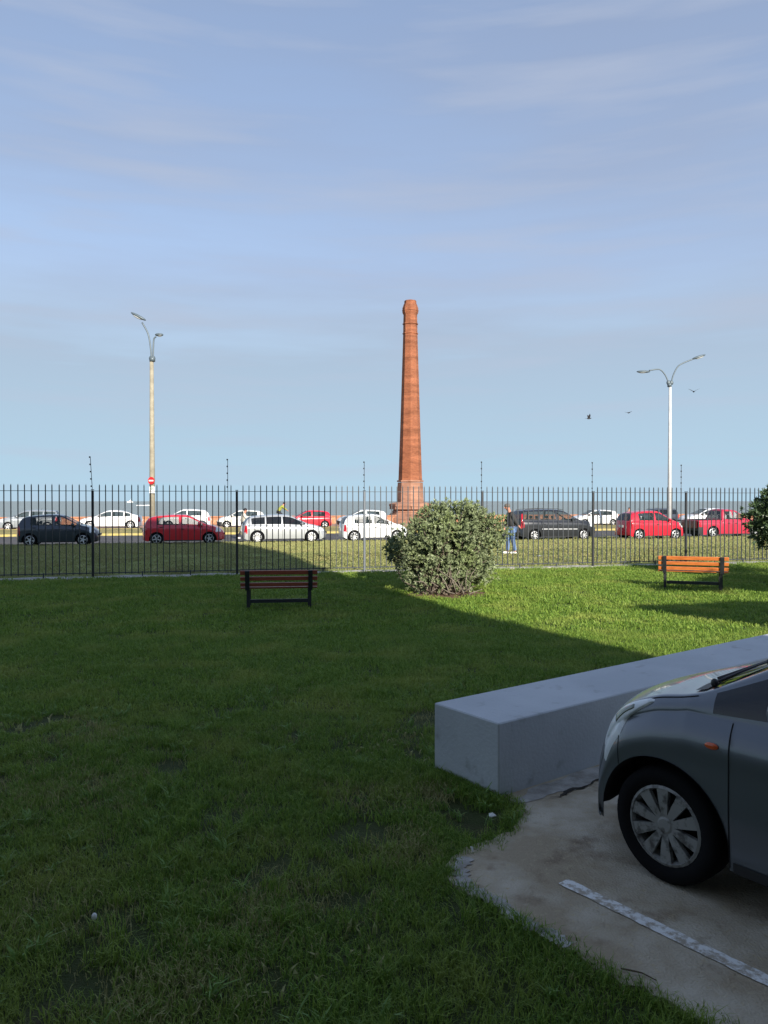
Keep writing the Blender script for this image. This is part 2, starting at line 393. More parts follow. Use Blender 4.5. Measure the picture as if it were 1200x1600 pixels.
# ------------------------------------------------------------------ parking, low wall
pk = [(779, 1245), (812, 1262), (806, 1300), (770, 1316), (738, 1326), (716, 1338), (700, 1352), (706, 1384), (728, 1398), (762, 1412), (800, 1440), (850, 1462), (905, 1500), (960, 1532), (1020, 1560), (1070, 1585), (1130, 1615), (1200, 1660)]
pkw = [G(*p) for p in pk]
WA = G(779, 1249); WB = G(692, 1204)
WDIR = Vector((.80, .60, 0)).normalized(); WN = Vector((-.6, .8, 0))
poly2 = [(p.x, p.y) for p in pkw] + [(3.2, .6), (9.5, .6), (9.5, WA.y + (9.5 - WA.x) * .75)]
# jitter the border
def jitter(poly, n_fix):
    outp = []
    for i, p in enumerate(poly):
        q = poly[(i + 1) % len(poly)]; outp.append(p)
        if i < n_fix:
            L = math.hypot(q[0] - p[0], q[1] - p[1]); k = max(1, int(L / .035))
            nx, ny = -(q[1] - p[1]) / L, (q[0] - p[0]) / L
            for j in range(1, k):
                t = j / k; a = random.uniform(-.022, .022)
                outp.append((p[0] + (q[0] - p[0]) * t + nx * a, p[1] + (q[1] - p[1]) * t + ny * a))
    return outp
PKJ = jitter(poly2, len(pk) - 1)
def inpoly(x, y, poly):
    x = np.asarray(x); y = np.asarray(y); r = np.zeros(x.shape, bool); n = len(poly)
    for i in range(n):
        x0, y0 = poly[i]; x1, y1 = poly[(i + 1) % n]
        if y0 == y1: continue
        c = ((y0 > y) != (y1 > y)) & (x < (x1 - x0) * (y - y0) / (y1 - y0) + x0); r ^= c
    return r
def polysheet(name, poly, z, m, thick=.0):
    bm = bmesh.new(); vs = [bm.verts.new((x, y, z)) for x, y in poly]; bm.faces.new(vs)
    if thick:
        r = bmesh.ops.extrude_face_region(bm, geom=bm.faces[:]); 
        for v in r['geom']:
            if isinstance(v, bmesh.types.BMVert): v.co.z -= thick
    bmesh.ops.recalc_face_normals(bm, faces=bm.faces[:])
    bmesh.ops.triangulate(bm, faces=bm.faces[:])
    me = bpy.data.meshes.new(name); bm.to_mesh(me); bm.free(); me.materials.append(m)
    return link(bpy.data.objects.new(name, me))
tag(polysheet('parking_pavement', PKJ, .014, M['conc'], .05), kind='structure')
# painted bay line, flaked
l0, l1 = G(880, 1378, .014), G(1200, 1534, .014)
d = (l1 - l0).normalized(); nrm = Vector((-d.y, d.x, 0)); L0 = []; L1 = []
for i in range(120):
    t = i * .035; p = l0 + d * t
    L0.append(p + nrm * (.038 + random.uniform(-.004, .003))); L1.append(p - nrm * (.038 + random.uniform(-.004, .003)))
vs = [(p.x, p.y, .019) for p in L0 + L1]
tag(build('painted_bay_line', vs, [(i, i + 1, 121 + i, 120 + i) for i in range(119)], M['white']), kind='structure')
# cement strip at the wall's foot and the crack beside it
def band(name, pts, wid, z, m, jit=.01, th=.01):
    vs = []; n = len(pts)
    for i, p in enumerate(pts):
        q = pts[min(i + 1, n - 1)] - pts[max(0, i - 1)]; nn = Vector((-q.y, q.x, 0)).normalized()
        ww = wid[i] if hasattr(wid, '__len__') else wid
        a = p + nn * (ww + random.uniform(-jit, jit)); b = p - nn * (ww + random.uniform(-jit, jit)); vs += [(a.x, a.y, z), (b.x, b.y, z)]
    return build(name, vs, [(2 * i, 2 * i + 2, 2 * i + 3, 2 * i + 1) for i in range(n - 1)], m)
pts = [WA + WDIR * (.02 + i * .06) - WN * (.11 + .02 * math.sin(i * .9)) for i in range(60)]
tag(band('cement_margin', pts, [.035 + .06 * min(1, i / 8) for i in range(60)], .0175, M['edge'], .012), kind='structure')
pts = [WA + WDIR * (.25 + i * .03) - WN * (.215 + .018 * math.sin(i * .7) + random.uniform(-.01, .01)) for i in range(80)]
tag(band('pavement_crack', pts, [abs(.004 + .013 * math.sin(i * .23) ** 2) for i in range(80)], .0215, M['dark'], .003), kind='structure')
pts = [G(x, y) for x, y in ((716, 1345), (706, 1365), (712, 1388), (735, 1400), (765, 1418), (800, 1446), (850, 1472), (880, 1488))]
pts2 = []
for i in range(len(pts) - 1):
    for k in range(8): pts2.append(pts[i].lerp(pts[i + 1], k / 8) + Vector((.04, .01, 0)))
tag(band('cement_margin', pts2, .035, .0185, M['edge'], .02), kind='structure')

# low wall
WH = .485; WW = (WB - WA).dot(WN)
vs = []
WT = .63
wl = empty('low_wall', (WA.x, WA.y, 0), math.atan2(.6, .8))
tag(wl, 'low thick grey painted wall between the lawn and the parked grey car', 'wall')
o = MB().box((6, WT / 2, WH / 2 - .05), (12, WT, WH + .1), bev=.008).build('wall_block', M['wallp'], wl)

# ------------------------------------------------------------------ the building behind the viewer that shades the lawn
g1, g2 = G(1028, 1028), G(500, 887)
sh = Vector((-SUN_DIR.x, -SUN_DIR.y)).normalized()
# the corner sits on the line of the shadow edge
BY = -2.2; t = (g1.y - BY) / sh.y; BX = g1.x - sh.x * t
bl = empty('building', (BX, BY, 0)); tag(bl, 'tall rendered building behind the viewpoint whose shadow covers the lawn', 'building')
MB().box((-10.5, -8, 9.5), (21, 16, 19)).build('wall', M['fac'], bl)
fm = None
for i in range(6):
    for k in range(5):
        if fm is None:
            f = MB().box((0, 0, 0), (1.7, .10, 1.6), bev=.02).build('window', M['trim'], bl); fm = f.data
            p = MB().box((0, .06, 0), (1.5, .03, 1.4)).build('pane', M['win'], f); pm = p.data
        else:
            f = link(bpy.data.objects.new('window', fm), bl); p = link(bpy.data.objects.new('pane', pm), f)
        f.location = (-2.2 - i * 3.2, .052, 1.9 + k * 3.1)
MB().box((-9, .7, 2.95), (17.6, 1.4, .22), bev=.02).build('canopy', M['fac'], bl)

# ------------------------------------------------------------------ chimney
CY = 75.5
cb = AT(641, 800, CY); cz0 = gz(cb.x, CY)
ch = empty('brick_chimney', (cb.x, CY, cz0), R(22.5))
tag(ch, 'tall tapering red brick chimney on a stepped brick pedestal by the sea', 'chimney')
def zpx(py): return AT(641, py, CY).z - cz0
s = CY / 1200
def octo(prof): # (half width px, y px)
    return [(hw * s / math.cos(math.pi / 8) * .985, zpx(y)) for hw, y in prof]
OP = math.pi / 8
sh_prof = [(19.6, 786), (18.6, 752)]
mb = MB().lathe(octo([(19.8, 787), (18.4, 754)]), 8, ph=OP); mb.build('shaft_base', M['brickp'], ch)
MB().lathe(octo([(17.0, 753), (19.4, 753), (19.4, 750.6), (17.0, 750.6)]), 8, ph=OP, close=True).build('stone_band', M['brickp'], ch)
n = 24; prof = [(17.4 + (10.5 - 17.4) * (i / n) ** .92, 751 - (751 - 523) * i / n) for i in range(n + 1)]
MB().lathe(octo(prof + [(10.3, 505), (9.9, 490)]), 8, ph=OP).build('shaft', M['brick'], ch)
for y in (521.5, 506.5):
    MB().lathe(octo([(9, y + 1.1), (11.3, y + .9), (11.5, y), (11.3, y - .9), (9, y - 1.1)]), 8, ph=OP, close=True).build('moulded_band', M['brick'], ch)
MB().lathe(octo([(9.6, 494), (10.4, 491.5), (11.6, 489), (11.7, 487.5), (11.2, 487.3), (11.9, 486.5), (12.0, 484.5), (11.4, 484), (11.6, 482), (9.6, 475.5), (8.9, 474.8), (8.7, 470.2), (7.2, 470.2), (7.0, 482), (3, 490)]), 8, ph=OP).build('chimney_head', M['brick'], ch)
# pedestal
MB().lathe(octo([(19, 784.5), (26, 785.5), (31, 787.5), (31, 790.8), (29.5, 791.2), (20, 791.2)]), 8, ph=OP).build('cornice', M['brickp'], ch)
MB().lathe(octo([(25.0, 791.0), (25.0, 797.6), (26.2, 797.8), (26.2, 800.4), (24, 800.4)]), 8, ph=OP).build('frieze', M['brickp'], ch)
MB().lathe(octo([(24, 800.0), (29, 801.5), (29, 803), (31, 804), (31, 807), (34, 809), (34, 830)]), 8, ph=OP).build('pedestal', M['brickp'], ch)
cm = None; rr = 27.6 * s
for f in range(8):
    a = f * math.pi / 4
    for k in range(9):
        q = (k - 4) * rr * 2 * math.tan(math.pi / 8) / 9
        if cm is None: c_ = MB().box((0, 0, 0), (.34, .15, .30), bev=.01).build('corbel', M['brickp'], ch); cm = c_.data
        else: c_ = link(bpy.data.objects.new('corbel', cm), ch)
        c_.location = (math.cos(a) * rr - math.sin(a) * q, math.sin(a) * rr + math.cos(a) * q, zpx(793.3)); c_.rotation_euler = (0, 0, a)

# ------------------------------------------------------------------ street lamps
def lamp(label, px, pyb, arms, ytop, r0, r1, m, heads_m, Yv):
    x_ = (px - 600) / 1200; Y = Yv / (1 - .25 * x_)
    base = AT(px, 800, Y); gz0 = gz(base.x, Y) + .12
    t = empty('street_lamp', (base.x, Y, gz0)); tag(t, label, 'street lamp', 'street lamps on the median')
    def Z(px_, py_): p = AT(px_, py_, Y); return Vector((p.x - base.x, 0, p.z - gz0))
    top = Z(px, ytop)
    MB().tube([(0, 0, -.3), (0, 0, top.z * .5), (0, 0, top.z)], [r0, (r0 + r1) / 2, r1], 16).build('pole', m, t, True)
    MB().lathe([(0, -.12), (r1 * 1.5, -.12), (r1 * 1.6, .1), (r1 * .8, .16), (0, .16)], 12, c=(top.x, 0, top.z)).build('collar', heads_m, t, True)
    for pts, head_tilt, side, hs in arms:
        P = [Z(*p) for p in pts]
        # smooth by Catmull
        Q = []
        for i in range(len(P) - 1):
            p0, p1, p2, p3 = P[max(i - 1, 0)], P[i], P[i + 1], P[min(i + 2, len(P) - 1)]
            for k in range(5):
                u = k / 5; Q.append(.5 * ((2 * p1) + (p2 - p0) * u + (2 * p0 - 5 * p1 + 4 * p2 - p3) * u * u + (3 * p1 - p0 - 3 * p2 + p3) * u ** 3))
        Q.append(P[-1])
        a = MB().tube(Q, .05, 8).build('arm', heads_m, t, True)
        dirv = (Q[-1] - Q[-3]).normalized(); c0 = Q[-1] + dirv * hs * .45
        rot = Matrix.Rotation(-math.atan2(dirv.z, dirv.x) * 1.0 + 0, 3, 'Y')
        rot = Matrix.Rotation(-head_tilt, 3, 'Y')
        mb = MB(); mb.ell(c0, (hs * .55, .17, .10), 14, 8, rot)
        h = mb.build('lamp_head', heads_m, a, True)
        MB().ell(c0 + Vector((side * hs * .06, 0, -.05)), (hs * .34, .12, .075), 12, 6, rot).build('lamp_lens', M['lampl'], a, True)
        MB().ell(Q[0], (.16, .12, .18), 10, 6).build('clamp', heads_m, a, True)
    return t
L1_ = lamp('taller street lamp with tan concrete pole and a red sign', 238, 0,
     [([(236.5, 560), (235.5, 545), (231.5, 522), (222, 504)], -R(28), -1, 1.0), ([(239, 560), (239.5, 545), (240.5, 530), (244, 526)], 0, 1, .5)], 562, .19, .12, M['concp'], M['lampg'], 52.5)
L2_ = lamp('slender white street lamp with two curved arms spread wide', 1046, 0,
     [([(1044.5, 598), (1040, 587), (1033, 578.5), (1026, 577), (1014, 579)], 0, -1, .95), ([(1049, 598), (1052, 586), (1059, 573), (1068, 567), (1083, 561)], R(18), 1, 1.0)], 602, .155, .10, M['steelw'], M['lampg'], 52.5)
# no-entry sign strapped on the left pole, with a white plate below
sp = AT(236.3, 751, L1_.location.y - .24)
sg = empty('traffic_sign', (sp.x, sp.y, sp.z), R(-18)); tag(sg, 'round red no entry sign with white bar on the left lamp pole', 'sign')
o = MB().lathe([(0, -.012), (.235, -.012), (.235, .012), (0, .012)], 28, 'y').build('sign_disc', M['redsign'], sg)
MB().box((0, -.018, 0), (.34, .006, .085)).build('white_bar', M['whites'], sg)
MB().box((0, .03, 0), (.05, .06, .3)).build('bracket', M['lampg'], sg)
sp = AT(237.5, 765.5, L1_.location.y - .24)
sg2 = empty('plate_sign', (sp.x, sp.y, sp.z), R(-10)); tag(sg2, 'small white rectangular plate below the round red sign', 'sign')
MB().box((0, 0, 0), (.36, .02, .42), bev=.005).build('plate', M['whites'], sg2)
MB().lathe([(.035, -.016), (.07, -.016), (.07, -.012), (.035, -.012)], 14, 'y', c=(0, 0, .09), close=True).build('green_mark', M['green'], sg2)
MB().box((0, .03, 0), (.05, .06, .3)).build('bracket', M['lampg'], sg2)

# ------------------------------------------------------------------ fence
FV = 22.35
def fpt(px):   # the fence line under picture column px
    x_ = (px - 600) / 1200; Y = FV / (1 - .25 * x_); return x_ * Y, Y
fg = gzv(22.3)
fe = empty('metal_fence', UV(0, FV * CA, fg), AL); tag(fe, 'tall dark metal picket fence between the lawn and the road verge', 'fence')
def fu(px):
    x, y = fpt(px); return x * CA + y * SA
post_px = [-95, 145, 370, 569, 753, 926, 1071, 1205, 1325]
post_u = [fu(p) for p in post_px]
TIP = 2.36 - fg; RT = TIP - .19
pk_m = None
def picket(u, z0, top):
    global pk_m
    key = round(top - z0, 3)
    if pk_m is None:
        mb = MB(); hgt = TIP - .10; r_ = .0115
        mb.box((0, 0, .10 + (hgt - .05) / 2), (r_ * 2, r_ * 2, hgt - .05))
        zt = .10 + hgt - .05
        mb.add([(-r_, -r_, zt), (r_, -r_, zt), (r_, r_, zt), (-r_, r_, zt), (0, 0, zt + .05)], [(0, 1, 4), (1, 2, 4), (2, 3, 4), (3, 0, 4)])
        o = mb.build('picket', M['fence'], fe); pk_m = o.data
    else: o = link(bpy.data.objects.new('picket', pk_m), fe)
    o.location = (u, 0, 0); o.rotation_euler = (random.uniform(-.003, .003), random.uniform(-.003, .003), random.uniform(-.1, .1))
for i in range(len(post_u) - 1):
    a, b = post_u[i], post_u[i + 1]; n_ = max(2, round((b - a) / .165))
    for k in range(1, n_): picket(a + (b - a) * k / n_, 0, 0)
    MB().box(((a + b) / 2, -.004, RT), (b - a - .05, .03, .014)).build('rail', M['fence'], fe)
    MB().box(((a + b) / 2, -.004, .135), (b - a - .05, .035, .022)).build('rail', M['fence'], fe)
    for k in (1, 2):
        MB().box((a + (b - a) * k / 3, -.012, .06), (.03, .03, .2)).build('rail_foot', M['fence'], fe)
for i, u in enumerate(post_u):
    pp = empty('post_anchor') if False else None
    light = post_px[i] in (569,)
    wd = .062
    p = MB().box((0, 0, RT / 2 - .04), (wd, wd, RT + .10), bev=.006).build('post', M['postlight'] if light else M['black'], fe)
    p.location = (u, -.03, 0)
    if light: p['label'] = 'pale grey post'
    MB().box((0, 0, RT + .03), (wd + .012, wd + .012, .02)).build('post_cap', M['black'], p)
# electric-fence rods with insulators
for px, topy, lean in ((142, 713, -.045), (356, 717, 0), (569.5, 721, 0), (753, 721, 0), (926, 722, 0.0), (1065, 726, 0)):
    x_ = (px + (2 if px == 142 else 0) - 600) / 1200; Y = FV / (1 - .25 * x_); zt = AT(px, topy, Y).z - fg
    u = fu(px + (2 if px == 142 else 0)); z0 = RT if px not in (356,) else 0.0
    r = MB().tube([(0, .03, z0 - .1), (lean * 0, .03, z0 + (zt - z0) * .1), (lean, .03, zt)], .0085, 6).build('wire_rod', M['fence'], fe, True)
    r.location = (u, 0, 0)
    for k in range(5):
        t_ = 1 - k * .21
        z = RT + (zt - RT) * t_
        MB().lathe([(0, -.02), (.018, -.02), (.022, 0), (.018, .02), (0, .02)], 8, c=(lean * t_ - .012, .015, z - .02)).build('insulator', M['trim'], r, True)

# ------------------------------------------------------------------ benches
def bench(label, c, rz, scale=1.0, wood=None):
    wood = wood or M['wood']
    t = empty('park_bench', c, rz); tag(t, label, 'bench', 'wooden benches on the lawn'); t.scale = (scale,) * 3
    W = 1.50
    # local y points away from the camera: the back is on the -y side
    tilt = Matrix.Rotation(R(13), 3, 'X')
    def slat(cx, cy, cz, w, h, th, rot=None, name='back_slat'):
        MB().box((cx, cy, cz), (w, th, h), rot, bev=.006).build(name, wood, t)
    for k, z in enumerate((.735, .615, .495)):
        y = -.02 - (z - .42) * math.tan(R(13)); slat(0, y + .005, z, W, .078 if k else .085, .034, tilt)
    for k, y in enumerate((.055, .165, .275, .385)):
        MB().box((0, y, .418 + .008 * (k == 0)), (W, .085, .034), bev=.006).build('seat_slat', wood, t)
    for sx in (-1, 1):
        x = sx * .60
        MB().box((x, .02, .20), (.065, .05, .40)).build('leg', M['black'], t)
        MB().box((x, .37, .20), (.065, .05, .40)).build('leg', M['black'], t)
        MB().box((x, .195, .388), (.062, .40, .028)).build('seat_bearer', M['black'], t)
        MB().box((x + .012 * sx, -.075 - .008, .58), (.085, .03, .40), tilt).build('back_support', M['black'], t)
    MB().box((0, .022, .165), (1.20 - .07, .04, .07)).build('stretcher', M['black'], t)
    return t
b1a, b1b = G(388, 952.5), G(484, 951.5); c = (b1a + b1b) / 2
bench('wooden slatted bench in full shade on the lawn, left of the round bush', (c.x, c.y, gz(c.x, c.y)), math.atan2(b1b.y - b1a.y, b1b.x - b1a.x) + R(2), (b1b - b1a).length / 1.20, mat('shaded_bench_varnish', (.30, .075, .045), .42, var=(.22, .05, .03), vs=5, stretch=(1, 14, 14), coat=.2))  # same varnish as the other bench, shade put into its darker, redder colour
b2a, b2b = G(1039, 920), G(1127, 924); c = (b2a + b2b) / 2
bench('sunlit orange wooden bench on the lawn, its right end in shadow', (c.x, c.y, gz(c.x, c.y)), max(-.35, math.atan2(b2b.y - b2a.y, b2b.x - b2a.x)), (b2b - b2a).length / 1.20)

# ------------------------------------------------------------------ plants
def leaf_cloud(name, centers, dirs, m, parent, nl=9, ll=.075, lw=.024, spread=1.0, fold=.25):
    V = []; F = []
    for c, d in zip(centers, dirs):
        d = Vector(d).normalized(); a = d.orthogonal().normalized(); b = d.cross(a)
        for k in range(nl):
            an = 2.4 * k + random.random() * .8; el = random.uniform(.35, 1.25) * spread
            r_ = (a * math.cos(an) + b * math.sin(an)); ld = (d * math.cos(el) + r_ * math.sin(el)).normalized()
            sd = ld.cross(d + Vector((.01, 0, 0))).normalized(); nn = ld.cross(sd)
            L = ll * random.uniform(.55, 1.35); W_ = lw * random.uniform(.8, 1.2); p = Vector(c) + d * random.uniform(-.03, .02)
            i0 = len(V); m_ = p + ld * L * .5
            V += [p, m_ + sd * W_ * .5 - nn * fold * W_, p + ld * L - nn * .1 * L, m_ - sd * W_ * .5 - nn * fold * W_, m_]
            F += [(i0, i0 + 1, i0 + 4), (i0 + 1, i0 + 2, i0 + 4), (i0 + 2, i0 + 3, i0 + 4), (i0 + 3, i0, i0 + 4)]
    return build(name, V, F, m, parent, False)

def crown_points(lobes, n, inner=.35, jit=.05, gaps=0.0, amp=.06):
    from mathutils import noise
    C = []; D = []
    tot = sum(l[1][0] * l[1][1] + l[1][1] * l[1][2] for l in lobes)
    for (c, r, sh_) in lobes:
        k = int(n * (r[0] * r[1] + r[1] * r[2]) / tot)
        for _ in range(k):
            v = Vector((random.gauss(0, 1), random.gauss(0, 1), random.gauss(0, 1))).normalized()
            rad = 1 - inner * random.random() ** 1.7 + amp * math.sin(v.x * 7 + c[0] * 3) * math.sin(v.z * 6 + v.y * 5)
            p = Vector((c[0] + v.x * r[0] * rad, c[1] + v.y * r[1] * rad, c[2] + v.z * r[2] * rad)) + Vector((random.gauss(0, jit), random.gauss(0, jit), random.gauss(0, jit)))
            if p.z < sh_: continue
            if gaps and noise.noise(p * 2.6 + Vector((c[1], 3.1, 0)) * 0) > gaps and rad > .72: continue
            C.append(p); D.append((v + Vector((random.gauss(0, .35), random.gauss(0, .35), random.gauss(0, .35) + .25))))
    return C, D
def branches(roots, tips, m, parent, name='branch', r0=.03, r1=.006):
    mb = MB()
    for t_ in tips:
        b = Vector(random.choice(roots)); t_ = Vector(t_); mid = b.lerp(t_, .5) + Vector((random.gauss(0, .08), random.gauss(0, .08), random.gauss(0, .05) - .02)); 
        q1 = b.lerp(mid, .5) + Vector((random.gauss(0, .03), random.gauss(0, .03), .02))
        mb.tube([b, q1, mid, mid.lerp(t_, .55) + Vector((0, 0, .03)), t_], [r0, r0 * .8, r0 * .55, r0 * .35, r1], 5)
    return mb.build(name, m, parent, True)

M['bushleaf'] = leafmat('bush_leaf', (.11, .145, .07), (.28, .33, .18), (.20, .25, .10), rough=.42, trans=.12, scale=1.7)
M['treeleaf'] = leafmat('tree_leaf', (.035, .065, .03), (.075, .12, .05), (.10, .15, .06), rough=.4, trans=.12)
bp = G(703, 934); S = bp.y / 1200 if False else bp.y / 1200
BYc = bp.y + .95; S = BYc / 1200
def BP(px, py, dy=0): p = AT(px, py, BYc + dy); return (p.x - bp.x, BYc + dy - bp.y, p.z - bp.z)
bu = empty('round_bush', bp); tag(bu, 'big rounded silvery green bush with bare twigs at its foot', 'bush')
lob = []
for px, py, rx, rz_, dy, ry in ((700, 862, 72, 68, 0, .95), (652, 858, 46, 46, .1, .7), (742, 842, 42, 46, .05, .7), (700, 824, 52, 40, .1, .75), (740, 885, 36, 34, -.15, .6), (665, 892, 40, 34, -.2, .6), (722, 806, 34, 22, .1, .5), (678, 815, 30, 24, 0, .5), (705, 895, 50, 34, -.45, .45), (768, 826, 22, 24, .1, .4), (625, 862, 22, 26, 0, .4), (700, 850, 50, 45, -.5, .5)):
    lob.append((BP(px, py, dy), (rx * S, ry, rz_ * S), .10))
C_, D_ = crown_points(lob, 6200, inner=.5, jit=.035, gaps=.10, amp=.11)
# sprays standing out of the crown
for px, py in ((714, 786), (745, 788), (790, 832), (796, 828), (760, 797), (775, 812), (800, 836), (612, 845), (608, 838), (690, 796), (650, 808)):
    e = Vector(BP(px, py)); c0 = Vector(BP(702, 850))
    for k in range(8): C_.append(e.lerp(c0, k * .035) + Vector((random.gauss(0, .03), random.gauss(0, .05), random.gauss(0, .03)))); D_.append((e - c0) + Vector((random.gauss(0, .3),) * 3))
leaf_cloud('crown', C_, D_, M['bushleaf'], bu, nl=9, ll=.085, lw=.030)
roots = [(random.uniform(-.45, .35), .6 + random.uniform(-.35, .3), .0) for _ in range(12)]
tips = [C_[i] for i in rng.choice(len(C_), 170, replace=False) if C_[i].z > .25]
branches(roots, tips, M['bark'], bu, r0=.022)
# twiggy bare front low branches
mb = MB()
for k in range(20):
    a0 = Vector((random.uniform(-.55, .45), random.uniform(-.05, .35), random.uniform(.02, .25))); a1 = a0 + Vector((random.gauss(0, .28), random.gauss(-.12, .1), random.uniform(.1, .5)))
    mb.tube([a0, a0.lerp(a1, .5) + Vector((random.gauss(0, .05), 0, random.gauss(0, .04))), a1], [.014, .010, .004], 5)
mb.build('twigs', mat('pale_twig', (.19, .16, .13), .85), bu, True)
# earth bed below it
vs = [(0, .55, .035)]; nb = 40
for k in range(nb):
    a = 2 * math.pi * k / nb; rr_ = 1 + random.uniform(-.07, .07); x, y = math.cos(a) * .92 * rr_, .55 + math.sin(a) * .72 * rr_
    vs.append((x, y, gz(x + bp.x, y + bp.y) - bp.z + .012))
tag(build('bare_earth', [(v[0] + bp.x, v[1] + bp.y, v[2] + bp.z) for v in vs], [(0, 1 + k, 1 + (k + 1) % nb) for k in range(nb)], M['mulch'], smooth=True), kind='structure')

def tree(name, label, base, lobes, trunk, nros, ll, lw, m, cat='tree', low=.3):
    t = empty(name, base); tag(t, label, cat)
    C__, D__ = crown_points([(Vector(c) - Vector(base), r, low) for c, r in lobes], nros, inner=.5, jit=.06)
    leaf_cloud('crown', C__, D__, m, t, nl=8, ll=ll, lw=lw)
    MB().tube([Vector(p) - Vector(base) for p, _ in trunk], [r for _, r in trunk], 9).build('trunk', M['bark'], t, True)
    ks = rng.choice(len(C__), min(60, len(C__)), replace=False)
    branches([Vector(trunk[-1][0]) - Vector(base), Vector(trunk[-2][0]) - Vector(base)], [C__[i] for i in ks], M['bark'], t, r0=.035)
    return t
# tree at the right edge of the picture
TY = 19.5
def TP(px, py, Y=TY): return AT(px, py, Y)
e = TP(1300, 800); bz = gz(e.x, TY)
tree('small_tree', 'dark leaved small tree leaning in at the right edge by the bench', (e.x, TY, bz),
     [(TP(1262, 812), (88 * TY / 1200, .9, 52 * TY / 1200)), (TP(1215, 822), (42 * TY / 1200, .5, 34 * TY / 1200)), (TP(1240, 780), (48 * TY / 1200, .6, 30 * TY / 1200)), (TP(1200, 804), (30 * TY / 1200, .4, 24 * TY / 1200)), (TP(1206, 842), (20 * TY / 1200, .3, 15 * TY / 1200)), (TP(1330, 790), (70 * TY / 1200, .9, 50 * TY / 1200))],
     [((e.x, TY, bz - .05), .10), ((e.x - .05, TY, bz + .5), .08), ((e.x - .2, TY + .05, bz + 1.1), .06), ((e.x - .3, TY, bz + 1.6), .045)], 1700, .135, .045, M['treeleaf'])
# tree off to the right whose crown throws the pointed shadows over the lawn
cot = 1 / math.tan(SUN_EL)
def caster(gx, gy, z):  # place a crown lobe at height z so that its shadow falls on (gx, gy)
    h = z - gz(gx, gy); return Vector((gx + math.sin(SUN_AZ) * cot * h, gy - math.cos(SUN_AZ) * cot * h, z))
la = [((1040, 955), 3.2, (.42, .34, .12)), ((1095, 957), 3.25, (.75, .62, .2)), ((1160, 962), 3.3, (1.0, .8, .35)), ((1230, 965), 3.4, (1.3, 1.2, .5)), ((1310, 965), 3.4, (1.6, 1.5, .6)),
      ((1040, 920.5), 4.7, (.45, .16, .04)), ((1085, 921), 4.75, (.6, .2, .05)), ((1160, 916), 5.0, (.8, .8, .32)), ((1240, 914), 5.0, (1.8, 1.5, .55))]
lobs = [(caster(G(*g).x, G(*g).y, z), r) for g, z, r in la]
tb = (12.2, 4.6, 0.0)
tree('shade_tree', 'spreading tree standing to the right of the parked car, outside the picture', tb, lobs,
     [(tb, .2), ((12.2, 4.7, 1.2), .17), ((12.0, 4.9, 2.4), .14), ((11.6, 5.4, 3.0), .09)], 9000, .17, .085, M['treeleaf'])

exec_marker = True
# ------------------------------------------------------------------ cars
# side profile key points: (x / L, z / H, k / L) from the tail to the nose; k pulls the corners back in plan
PROF = {
 'hatch': dict(p=[(-.497, .16, .03), (-.5, .30, .035), (-.498, .44, .04), (-.492, .57, .04), (-.484, .655, .032), (-.452, .80, .02), (-.418, .895, .014), (-.35, .948, .008), (-.18, .992, 0), (-.02, 1.0, 0), (.065, .965, .004), (.175, .815, .010), (.285, .668, .014), (.36, .625, .025), (.43, .555, .04), (.468, .49, .055), (.488, .41, .065), (.5, .31, .068), (.494, .15, .06)],
               rw=(4, 6.2), ws=(10, 12), belt=(.64, .60), win=[(-.315, -.062), (-.032, .225)], wheels=(-.325, .305)),
 'wagon': dict(p=[(-.497, .16, .03), (-.5, .30, .035), (-.498, .44, .04), (-.493, .57, .04), (-.487, .655, .03), (-.462, .85, .02), (-.44, .94, .014), (-.38, .975, .008), (-.17, 1.0, 0), (.0, .99, 0), (.075, .95, .004), (.165, .82, .010), (.262, .67, .012), (.35, .63, .02), (.43, .56, .035), (.468, .50, .05), (.488, .42, .06), (.5, .32, .062), (.494, .15, .06)],
               rw=(4, 6.2), ws=(10, 12), belt=(.635, .60), win=[(-.43, -.255), (-.235, -.045), (-.02, .2)], wheels=(-.31, .305)),
 'mono': dict(p=[(-.497, .17, .04), (-.5, .30, .045), (-.498, .42, .045), (-.49, .55, .04), (-.475, .63, .03), (-.44, .82, .02), (-.405, .93, .014), (-.34, .97, .008), (-.17, 1.0, 0), (-.03, .985, 0), (.065, .93, .006), (.17, .81, .014), (.278, .662, .024), (.35, .618, .035), (.405, .568, .050), (.445, .50, .068), (.466, .41, .074), (.477, .31, .076), (.472, .15, .076)],
               rw=(4, 6.2), ws=(10, 12), belt=(.62, .585), win=[(-.385, -.225), (-.205, -.04), (-.02, .235)], wheels=(-.32, .30)),
 'sedan': dict(p=[(-.497, .16, .03), (-.5, .30, .035), (-.497, .45, .04), (-.49, .60, .045), (-.47, .70, .03), (-.43, .735, .02), (-.36, .80, .014), (-.26, .925, .008), (-.14, .99, 0), (-.02, 1.0, 0), (.06, .965, .004), (.15, .83, .010), (.25, .66, .012), (.35, .61, .02), (.43, .545, .035), (.468, .48, .05), (.488, .40, .06), (.5, .30, .062), (.494, .15, .06)],
               rw=(5.2, 7.4), ws=(10, 12), belt=(.66, .60), win=[(-.31, -.22), (-.205, -.045), (-.02, .19)], wheels=(-.315, .31)),
 'pickup': dict(p=[(-.497, .26, .015), (-.5, .36, .015), (-.5, .45, .015), (-.5, .56, .012), (-.498, .615, .008), (-.44, .62, 0), (-.17, .625, 0), (-.155, .64, 0), (-.125, .95, .006), (-.08, 1.0, 0), (.06, .97, .004), (.14, .84, .010), (.225, .66, .012), (.33, .63, .02), (.43, .585, .03), (.468, .53, .04), (.488, .44, .05), (.5, .34, .052), (.494, .22, .05)],
               rw=(7.1, 7.9), ws=(10, 12), belt=(.60, .60), win=[(-.105, -.0), (.015, .165)], wheels=(-.29, .325)),
}
